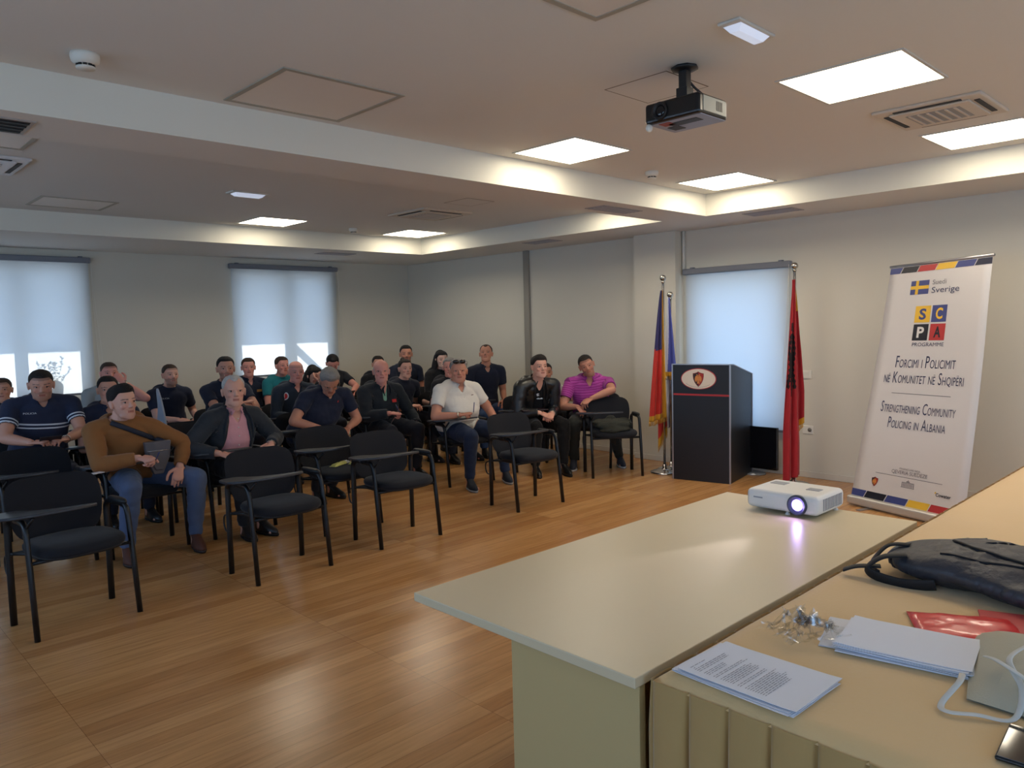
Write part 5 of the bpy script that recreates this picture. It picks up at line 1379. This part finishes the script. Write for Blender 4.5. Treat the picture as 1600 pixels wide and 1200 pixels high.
# 2
h = (1.52, 7.05, 1.335)
I = person('broad man in navy polo with white chest stripes, looking down at a phone', (1.50, 7.18), -92, h, L2C(h, 2), pitch=14, sc=1.01, girth=1.22, belly=.4, wide=1.14, jaw=1.12, drop=-.035, hair=('buzz', 'dark'), top=('polo', NAVY), stripe=STR, beard=.35,
           R_=(.115, .40, .79), L_=(-.115, .40, .79), hintR=(.8, -.3, -.6), hintL=(-.8, -.3, -.6), hdirR=(-.75, .55, .05), hdirL=(.75, .55, .05), extra=('watchL',), shoulder=1.08, chair_label='broad man with phone and striped polo')
decal(I, 'chest_lettering', 'POLICIA', .09, .115, .085, .016, PW, 'POLICIA')
held(I, 'smartphone', 'dark phone held in both hands by the broad man in striped navy polo', 'phone', 'phone', (0, .475, .815), I['root'].rotation_euler.z, 35, (28, 32, 44), (.15, .075, .009))
# 3
h = (2.43, 8.45, 1.33)
I = person('man in pale grey t-shirt raising a hand to his nose', (2.45, 8.5), -95, h, L2C(h, 12), hair=('buzz', 'brown'), top=('tee', (150, 156, 158)), girth=1.1, skin='red', L_=(-.085, .215, 1.12), hintL=(-1, .2, -.9), hdirL=(.5, -.25, .7), hn={-1: (.2, -1, 0)}, curl=(.5, .9), extra=('watchL',), chair_label='man in pale grey t-shirt')
# 4
h = (2.03, 7.12, 1.25)
I = person('man in striped navy polo mostly hidden behind the brown sweater man', (2.08, 7.2), -90, h, L2C(h, 5), hair=('short', 'black'), top=('polo', NAVY), stripe=STR, girth=1.08, chair_label='hidden man in striped navy polo')
decal(I, 'chest_lettering', 'POLICIA', .09, .115, .085, .016, PW, 'POLICIA')
# 5
h = (1.765, 5.905, 1.238)
I = person('man in brown sweater and jeans with a crossbody bag, holding a pen', (1.90, 6.02), -92, h, L2C(h, 34), roll=3, sc=1.02, girth=1.1, belly=.35, drop=-.02, skin='fair', hair=('quiff', 'black'), top=('sweater', (140, 94, 54)), sleeve='long', trousers=(84, 100, 132), shoes=(88, 50, 36), sole=(44, 28, 22), beard=.12,
           R_=(.10, .36, .735), L_=(-.20, .27, .615), hintR=(.9, -.2, -.4), hintL=(-.9, -.1, -.3), knees=((.17, .38, .53), (-.30, .33, .53)), feet=((.20, .35, 0), (-.27, .36, 12)), hdirR=(-.5, .8, -.1), curl=(.9, .35), chair_label='man in brown sweater')
BR_I = I
held(I, 'pen', 'pen in the right hand of the man in brown sweater', 'pen', 'pen', (.015, .45, .72), 0, 50, (50, 60, 110))
# crossbody bag
t = thing('crossbody_bag', 'grey-brown crossbody bag with dark strap on the man in brown sweater', 'bag', I['M'] @ Vector((-.065, .20, .72)), I['root'].rotation_euler.z)
mb = MB(); mb.prism([(-.10, -.02, .10), (.085, -.02, .10), (.075, -.02, -.02), (.03, -.02, -.14), (-.035, -.02, -.14), (-.085, -.02, -.02)], (0, .05, 0)); mb.prism([(-.075, .03, .03), (.065, .03, .03), (.055, .03, -.03), (.02, .03, -.11), (-.03, .03, -.11), (-.065, .03, -.03)], (0, .014, 0))
mb.build('bag_body', mat('bag taupe', (88, 84, 88), .6, bump=(120, .2)), t, bevel=.018, seg=3)
MB().tube([(-.075, .0475, .035), (.075, .0475, .035)], .0025, 6).build('zip', M_chrome, t)
bvh = bvh_of(I['V'], I['F']); pts = []
A = Vector((-.14, .2, .80)); B_ = I['N']+Vector((.085, .0, .0)); off = Vector((-.065, .20, .72))
for i in range(22):
    k = i/21; p = A.lerp(B_, k); hh = bvh.ray_cast(Vector((p.x, .8, p.z)), Vector((0, -1, 0)))
    pts.append((hh[0]+Vector((0, .026, .0)) if hh[0] else p)-off)
MB().tube(pts, .018, 8, sq=(1, .16) if False else (.35, 1)).build('strap', mat('strap navy', (28, 32, 48), .7), t)
# 6
h = (3.05, 8.50, 1.275)
I = person('bearded man in navy t-shirt sitting alone against the grey back wall', (3.07, 8.55), -86, h, L2C(h, 22), skin='fair', hair=('buzz', 'brown'), beard=.55, top=('tee', (34, 41, 62)), R_=(.10, .36, .70), L_=(-.22, .10, .66), shoulder=1.04, chair_label='bearded man in navy t-shirt')
decal(I, 'chest_lettering', 'POLICIA', .09, .10, .085, .014, PW, 'POLICIA')
held(I, 'notebook', 'dark notebook under the forearm of the bearded man in navy t-shirt', 'notebook', 'book', (.05, .40, .668), I['root'].rotation_euler.z, 0, (34, 36, 52), (.21, .16, .012))
# 7
h = (3.33, 7.72, 1.352)
I = person('dark-haired bearded man in navy polo, arms folded, behind the pink shirt man', (3.35, 7.8), -90, h, L2C(h, 8), hair=('short', 'black'), beard=.5, sc=1.03, top=('polo', (36, 42, 60)), R_=(-.05, .27, .88), L_=(.03, .31, .86), hintR=(.9, .2, -.5), hintL=(-.9, .2, -.5), girth=1.05, shoulder=1.08, chair_label='bearded man with folded arms')
# 8
h = (2.60, 5.90, 1.258)
I = person('white-haired man in pink shirt under a charcoal blazer', (2.60, 6.02), -84, h, L2C(h, 10), pitch=0, sc=1.03, girth=1.12, belly=.5, skin='fair', hair=('receding', 'white'), top=('blazer', (50, 54, 60), (216, 158, 166), .135), sleeve='long', trousers=(32, 32, 36), shoes=(34, 30, 28),
           R_=(.245, .27, .68), L_=(-.21, .26, .69), hintR=(.8, -.4, -.4), hintL=(-.8, -.4, -.4), knees=((.15, .38, .53), (-.15, .38, .53)), feet=((.10, .38), (-.05, .36)), extra=('watchL',), curl=(.35, .4), chair_label='man in pink shirt and blazer')
buttons(I, M_white)
# 9
h = (4.16, 8.98, 1.283)
I = person('smiling man in navy uniform shirt, left of the teal-shirted man', (4.18, 9.0), -90, h, L2C(h, 5), skin='red', smile=1, hair=('short', 'brown'), top=('polo', (34, 42, 62)), girth=1.08, chair_label='smiling man in navy uniform shirt')
decal(I, 'chest_patch', 'p', -.09, .14, .07, .03, PGO)
# 10
h = (4.54, 8.86, 1.284)
I = person('young man in teal t-shirt before the bright corner window', (4.56, 8.9), -90, h, L2C(h, 30), skin='red', smile=.6, hair=('short', 'brown'), top=('tee', (36, 122, 134)), chair_label='young man in teal t-shirt')
# 11
h = (4.06, 7.60, 1.272)
I = person('nearly bald man in dark uniform jacket with a round shoulder badge', (4.05, 7.7), -92, h, L2C(h, 15), pitch=6, skin='red', hair=('bald', 'salt'), top=('polo', (40, 50, 64)), sleeve='long', girth=1.12, jaw=1.08, chair_label='nearly bald man in dark uniform')
decal(I, 'chest_patch', 'p', -.07, .13, .07, .018, PRD)
decal(I, 'shoulder_badge', 'p', .135, .115, .07, .085, PW, poly=[(.034*math.cos(a), .042*math.sin(a)) for a in [2*math.pi*i/20 for i in range(20)]], off=.020)
decal(I, 'shoulder_badge', 'p', .135, .115, .05, .06, PRD, poly=[(.022*math.cos(a), .030*math.sin(a)) for a in [2*math.pi*i/20 for i in range(20)]], off=.022)
t = thing('water_bottle', 'small plastic water bottle with blue label beside the nearly bald man', 'bottle', I['M'] @ Vector((.05, .40, .672)))
MB().lathe([(.001, 0), (.031, 0), (.033, .01), (.033, .13), (.024, .165), (.013, .18), (.013, .195), (.001, .195)]).build('body', glass_material('clear bottle', (.85, .92, .96), .15), t)
MB().lathe([(.0335, .05), (.0338, .05), (.0338, .11), (.0335, .11)]).build('label_band', mat('blue label', (70, 130, 190), .5), t)
MB().lathe([(.001, .193), (.016, .193), (.016, .212), (.001, .212)]).build('cap', mat('bottle cap', (210, 220, 230), .4), t)
# 12
h = (4.58, 8.12, 1.165)
I = person('woman with long black hair bending to a phone at her face', (4.60, 8.2), -95, h, L2C(h, 30), pitch=12, sc=.95, hair=('woman', 'black'), top=('tee', (26, 28, 36)), sleeve='long', shoulder=.9, R_=(.02, .22, 1.00), hintR=(.5, .3, -.8), hdirR=(-.1, .1, 1), hn={1: (-.1, -1, 0)}, curl=(1.1, .5), skin='fair', chair_label='woman with phone at her face')
# 13
h = (5.22, 8.78, 1.262)
I = person('man in black t-shirt with head bowed, at the right edge of the corner window', (5.22, 8.85), -90, h, L2C(h, 5), pitch=34, hair=('short', 'black'), top=('tee', (30, 34, 42)), R_=(.08, .36, .76), L_=(-.10, .36, .80), hintL=(-1, 0, -.2), skin='red', shoulder=1.05, chair_label='man with bowed head')
held(I, 'smartphone', 'phone held by the man with bowed head in black t-shirt', 'phone', 'phone', (.0, .43, .80), I['root'].rotation_euler.z, 40, (40, 44, 52), (.15, .075, .009))
# 14
h = (3.72, 6.30, 1.215)
I = person('grey-haired man with glasses in navy polo, head bowed over his notes', (3.68, 6.62), -86, h, L2C(h, 14), pitch=42, sc=1.04, girth=1.25, drop=-.03, belly=.6, skin='tan', hair=('quiff', 'grey'), top=('polo', (34, 40, 60)), R_=(.14, .36, .70), L_=(-.20, .30, .66), hintR=(1, -.1, -.4), hintL=(-.8, -.2, -.6), trousers=(30, 30, 36), shoes=(18, 18, 20), feet=((.16, .30), (-.06, .22)), extra=('glasses',), shoulder=1.08, hdirR=(-.8, .5, -.1), curl=(.8, .4), chair_label='grey-haired man with glasses')
decal(I, 'chest_logo', 'p', -.10, .13, .012, .022, PRD)
held(I, 'paper_slip', 'small white paper in the hand of the man with glasses', 'paper', 'paper', (.03, .42, .685), .3, 0, (206, 206, 206), (.13, .09, .002))
# 15
h = (4.66, 6.86, 1.268)
I = person('bald red-faced man in dark jacket with red badge and mint shirt', (4.70, 6.95), -94, h, L2C(h, 4), sc=1.02, girth=1.2, belly=.5, skin='red', hair=('bald_fringe', 'white'), top=('jacket', (36, 42, 50), (130, 176, 158), .040, .12), sleeve='long', trousers=(44, 46, 54), shoes=(24, 22, 22), jaw=1.1,
           R_=(.10, .36, .72), L_=(-.25, .34, .56), hintR=(.7, -.3, -.6), hintL=(-.5, -.6, -.3), hdirL=(.1, .35, -.9), knees=((.12, .40, .53), (-.20, .42, .53)), feet=((.15, .34), (-.20, .40)), extra=('watchL',), curl=(.9, .4), hdirR=(-.7, .6, -.1), chair_label='bald man in dark jacket')
decal(I, 'chest_badge', 'p', -.085, .18, .055, .032, PRD, off=.034)
held(I, 'pen', 'silver pen in the hand of the bald man in dark jacket', 'pen', 'pen', (.03, .43, .73), 0, -40, (190, 196, 204))
# 16
h = (6.02, 8.93, 1.225)
I = person('person in black jacket almost hidden behind the bald red-faced man', (6.0, 9.0), -95, h, L2C(h, 10), hair=('short', 'dark'), top=('sweater', (24, 24, 30)), sleeve='long', chair_label='nearly hidden person in black jacket')
# 17
h = (6.32, 8.68, 1.362)
I = person('bearded man in navy t-shirt sitting tallest in the room corner', (6.35, 8.75), -100, h, L2C(h, 6), hair=('short', 'black'), beard=.5, skin='tan', top=('tee', (34, 40, 58)), shoulder=1.08, sc=1.02, chair_label='tall bearded man in the room corner')
# 18
h = (5.38, 7.42, 1.232)
I = person('woman with tied-back hair in black t-shirt, hand resting on the next chair', (5.40, 7.5), -88, h, L2C(h, 24), sc=.94, skin='fair', hair=('bun', 'dark'), top=('tee', (34, 38, 52)), shoulder=.95, L_=(-.33, .14, .66), hintL=(-.2, -.9, -.3), hdirL=(-.5, .6, -.5), trousers=(36, 36, 44), extra=('watchL',), chair_label='woman with tied-back hair')
decal(I, 'chest_logo', 'p', .07, .12, .03, .018, PW)
# 19
h = (6.42, 8.02, 1.278)
I = person('woman with long straight black hair in black top by the right wall', (6.40, 8.05), -100, h, L2C(h, 20), sc=.93, skin='pale', hair=('woman', 'black'), top=('sweater', (20, 22, 28)), sleeve='long', shoulder=.92, chair_label='woman with long black hair by the wall')
# 20
h = (4.965, 5.935, 1.275)
I = person('stout man in white polo shirt with sunglasses pushed up on his head', (5.05, 6.02), -98, h, L2C(h, 6), sc=1.0, girth=1.28, drop=-.02, belly=.95, skin='tan', smile=1, hair=('short', 'grey'), top=('polo', (222, 218, 210)), trousers=(40, 52, 78), shoes=(32, 38, 50), sole=(170, 168, 164), jaw=1.12, wide=1.12,
           R_=(.20, .31, .735), L_=(-.25, .30, .60), hintR=(.8, -.3, -.6), hintL=(-.6, -.5, -.3), hdirR=(-.85, .45, .1), hdirL=(.1, .3, -.9), knees=((.15, .42, .53), (-.26, .34, .53)), feet=((.17, .44, 5), (-.32, .36, 25)), extra=('watchL', 'watchR'), curl=(1.2, .35), chair_label='man in white polo shirt')
decal(I, 'chest_logo', 'p', -.10, .13, .03, .009, mat('logo brown', (90, 50, 50), .7))
for k in (1,): buttons(I, M_white, 2, .016)
held(I, 'pen', 'dark pen held upright by the man in white polo', 'pen', 'pen', (.10, .40, .76), 0, 8, (24, 24, 30))
held(I, 'notepad', 'white notepad on the writing board of the man in white polo', 'notepad', 'paper', (.10, .235, .676), I['root'].rotation_euler.z, 0, (206, 204, 200), (.20, .14, .008))
MHw = I['M'] @ I['MH']; s = I['sc']
t = thing('sunglasses', 'dark sunglasses pushed up on the hair of the man in white polo', 'sunglasses', MHw @ Vector((0, .075*s, .206*s))); t.rotation_euler = MHw.to_euler()
q = MB()
for k in (-1, 1):
    cyl = [[(k*.034+.030*math.cos(a), .030-.0*abs(math.cos(a))+y-.010*abs(k*.034+.030*math.cos(a))/.06, .010+.021*math.sin(a)) for a in [2*math.pi*i/20 for i in range(20)]] for y in (0, .004)]
    q.rings(cyl)
q.build('lens', mat('sunglass lens', (14, 14, 18), .06, spec=.8), t)
q = MB()
for k in (-1, 1): q.tube([(k*.063, .02, .016), (k*.086, -.02, .002), (k*.088, -.10, -.05)], .003, 6)
q.tube([(-.064, .022, .026), (-.03, .034, .031), (0, .036, .030), (.03, .034, .031), (.064, .022, .026)], .0025, 6); q.build('frame', mat('sunglass frame', (190, 190, 194), .2, metal=.8), t)
# 21
h = (5.84, 7.14, 1.232)
I = person('grey-haired man mostly hidden behind the white polo man', (5.85, 7.25), -95, h, L2C(h, -5), hair=('short', 'grey'), skin='red', top=('polo', (34, 34, 42)), chair_label='hidden grey-haired man')
# 22
h = (6.44, 7.14, 1.365)
I = person('laughing man in navy polo with raised chin by the right wall', (6.46, 7.2), -112, h, L2C(h, -6), pitch=-14, skin='tan', smile=1, hair=('receding', 'brown'), top=('polo', (34, 39, 56)), trousers=(56, 78, 118), R_=(.16, .28, .70), L_=(-.16, .24, .67), hintL=(-.35, -.8, -.4), girth=1.08, shoulder=1.06, chair_label='laughing man in navy polo')
# 23
h = (5.94, 5.74, 1.268)
I = person('man in black leather jacket over black t-shirt with white print', (6.05, 5.98), -112, h, L2C(h, 26), sc=1.0, girth=1.2, belly=.4, skin='fair', hair=('quiff', 'dark'), top=('leather', (22, 23, 25), (20, 20, 24), .070), sleeve='long', trousers=(20, 20, 22), shoes=(12, 12, 14), jaw=1.12,
           R_=(.06, .38, .66), L_=(-.06, .42, .65), hintR=(.7, -.4, -.5), hintL=(-.35, -.6, -.6), hdirR=(-.6, .7, -.35), hdirL=(.6, .7, -.35), knees=((.13, .42, .52), (-.20, .42, .52)), feet=((.16, .48, 0), (-.14, .56, 10)), curl=(.8, .8), extra=('watchL',), shoulder=1.0, chair_label='man in leather jacket')
decal(I, 'shirt_print', 'p', .02, .19, .045, .05, PW, poly=[(-.02, .02), (.0, .03), (.018, .02), (.0, .008), (.02, -.004), (.0, -.014), (-.02, -.004), (-.004, .006), (-.02, .014)], off=.014)
decal(I, 'shirt_print', 'p', -.005, .235, .08, .018, PW, poly=[(-.042, -.003), (-.02, .008), (0, -.002), (.02, .008), (.042, -.008), (.03, -.014), (-.03, -.012)], off=.014)
held(I, 'folder', 'thin dark folder on the writing board of the leather jacket man', 'folder', 'book', (.10, .26, .688), I['root'].rotation_euler.z, 0, (40, 22, 28), (.30, .20, .014))
# 24
h = (6.84, 6.50, 1.125)
I = person('person in white t-shirt hidden behind the leather jacket man', (6.85, 6.60), -105, h, L2C(h, 10), skin='tan', hair=('short', 'dark'), top=('tee', (206, 202, 196)), L_=(-.20, .22, .68), hintL=(-1, -.1, -.2), trousers=(40, 42, 50), shoulder=1.05, chair_label='hidden person in white t-shirt')
# 25
h = (6.46, 5.56, 1.250)
I = person('smiling man in striped magenta polo leaning sideways on a chair back', (6.64, 5.58), -135, h, L2C(h, 4), pitch=8, roll=20, chair_phi=-160, sc=1.0, girth=1.22, belly=.5, skin='tan', smile=1, beard=.35, hair=('buzz', 'dark'), top=('polo', (168, 62, 150)), stripe=('repeat', 40, [(.0, (168, 62, 150)), (.55, (122, 40, 112)), (.72, (168, 62, 150)), (.86, (190, 96, 172))]),
           trousers=(46, 48, 44), shoes=(40, 44, 58), sole=(190, 188, 186), R_=(.19, .36, .70), L_=(.05, .39, .79), hintR=(.7, -.5, -.5), hintL=(-1, .3, .25), hdirR=(-.5, .6, -.5), hdirL=(.7, .5, -.4), knees=((.24, .40, .53), (-.16, .38, .53)), feet=((.24, .30), (-.28, .18, 30)), shoulder=1.08, chair_label='man in magenta polo')

c = MB().box((-.04, -.028, 0), (.04, .028, .004)).build('card', mat('white card', (214, 216, 222), .5), None, bevel=.001); c.location = (1.50, 5.62, .676); c.rotation_euler = (R(0), 0, R(20)); tag(c, 'small white card on a chair writing board beside the brown sweater man', 'card')
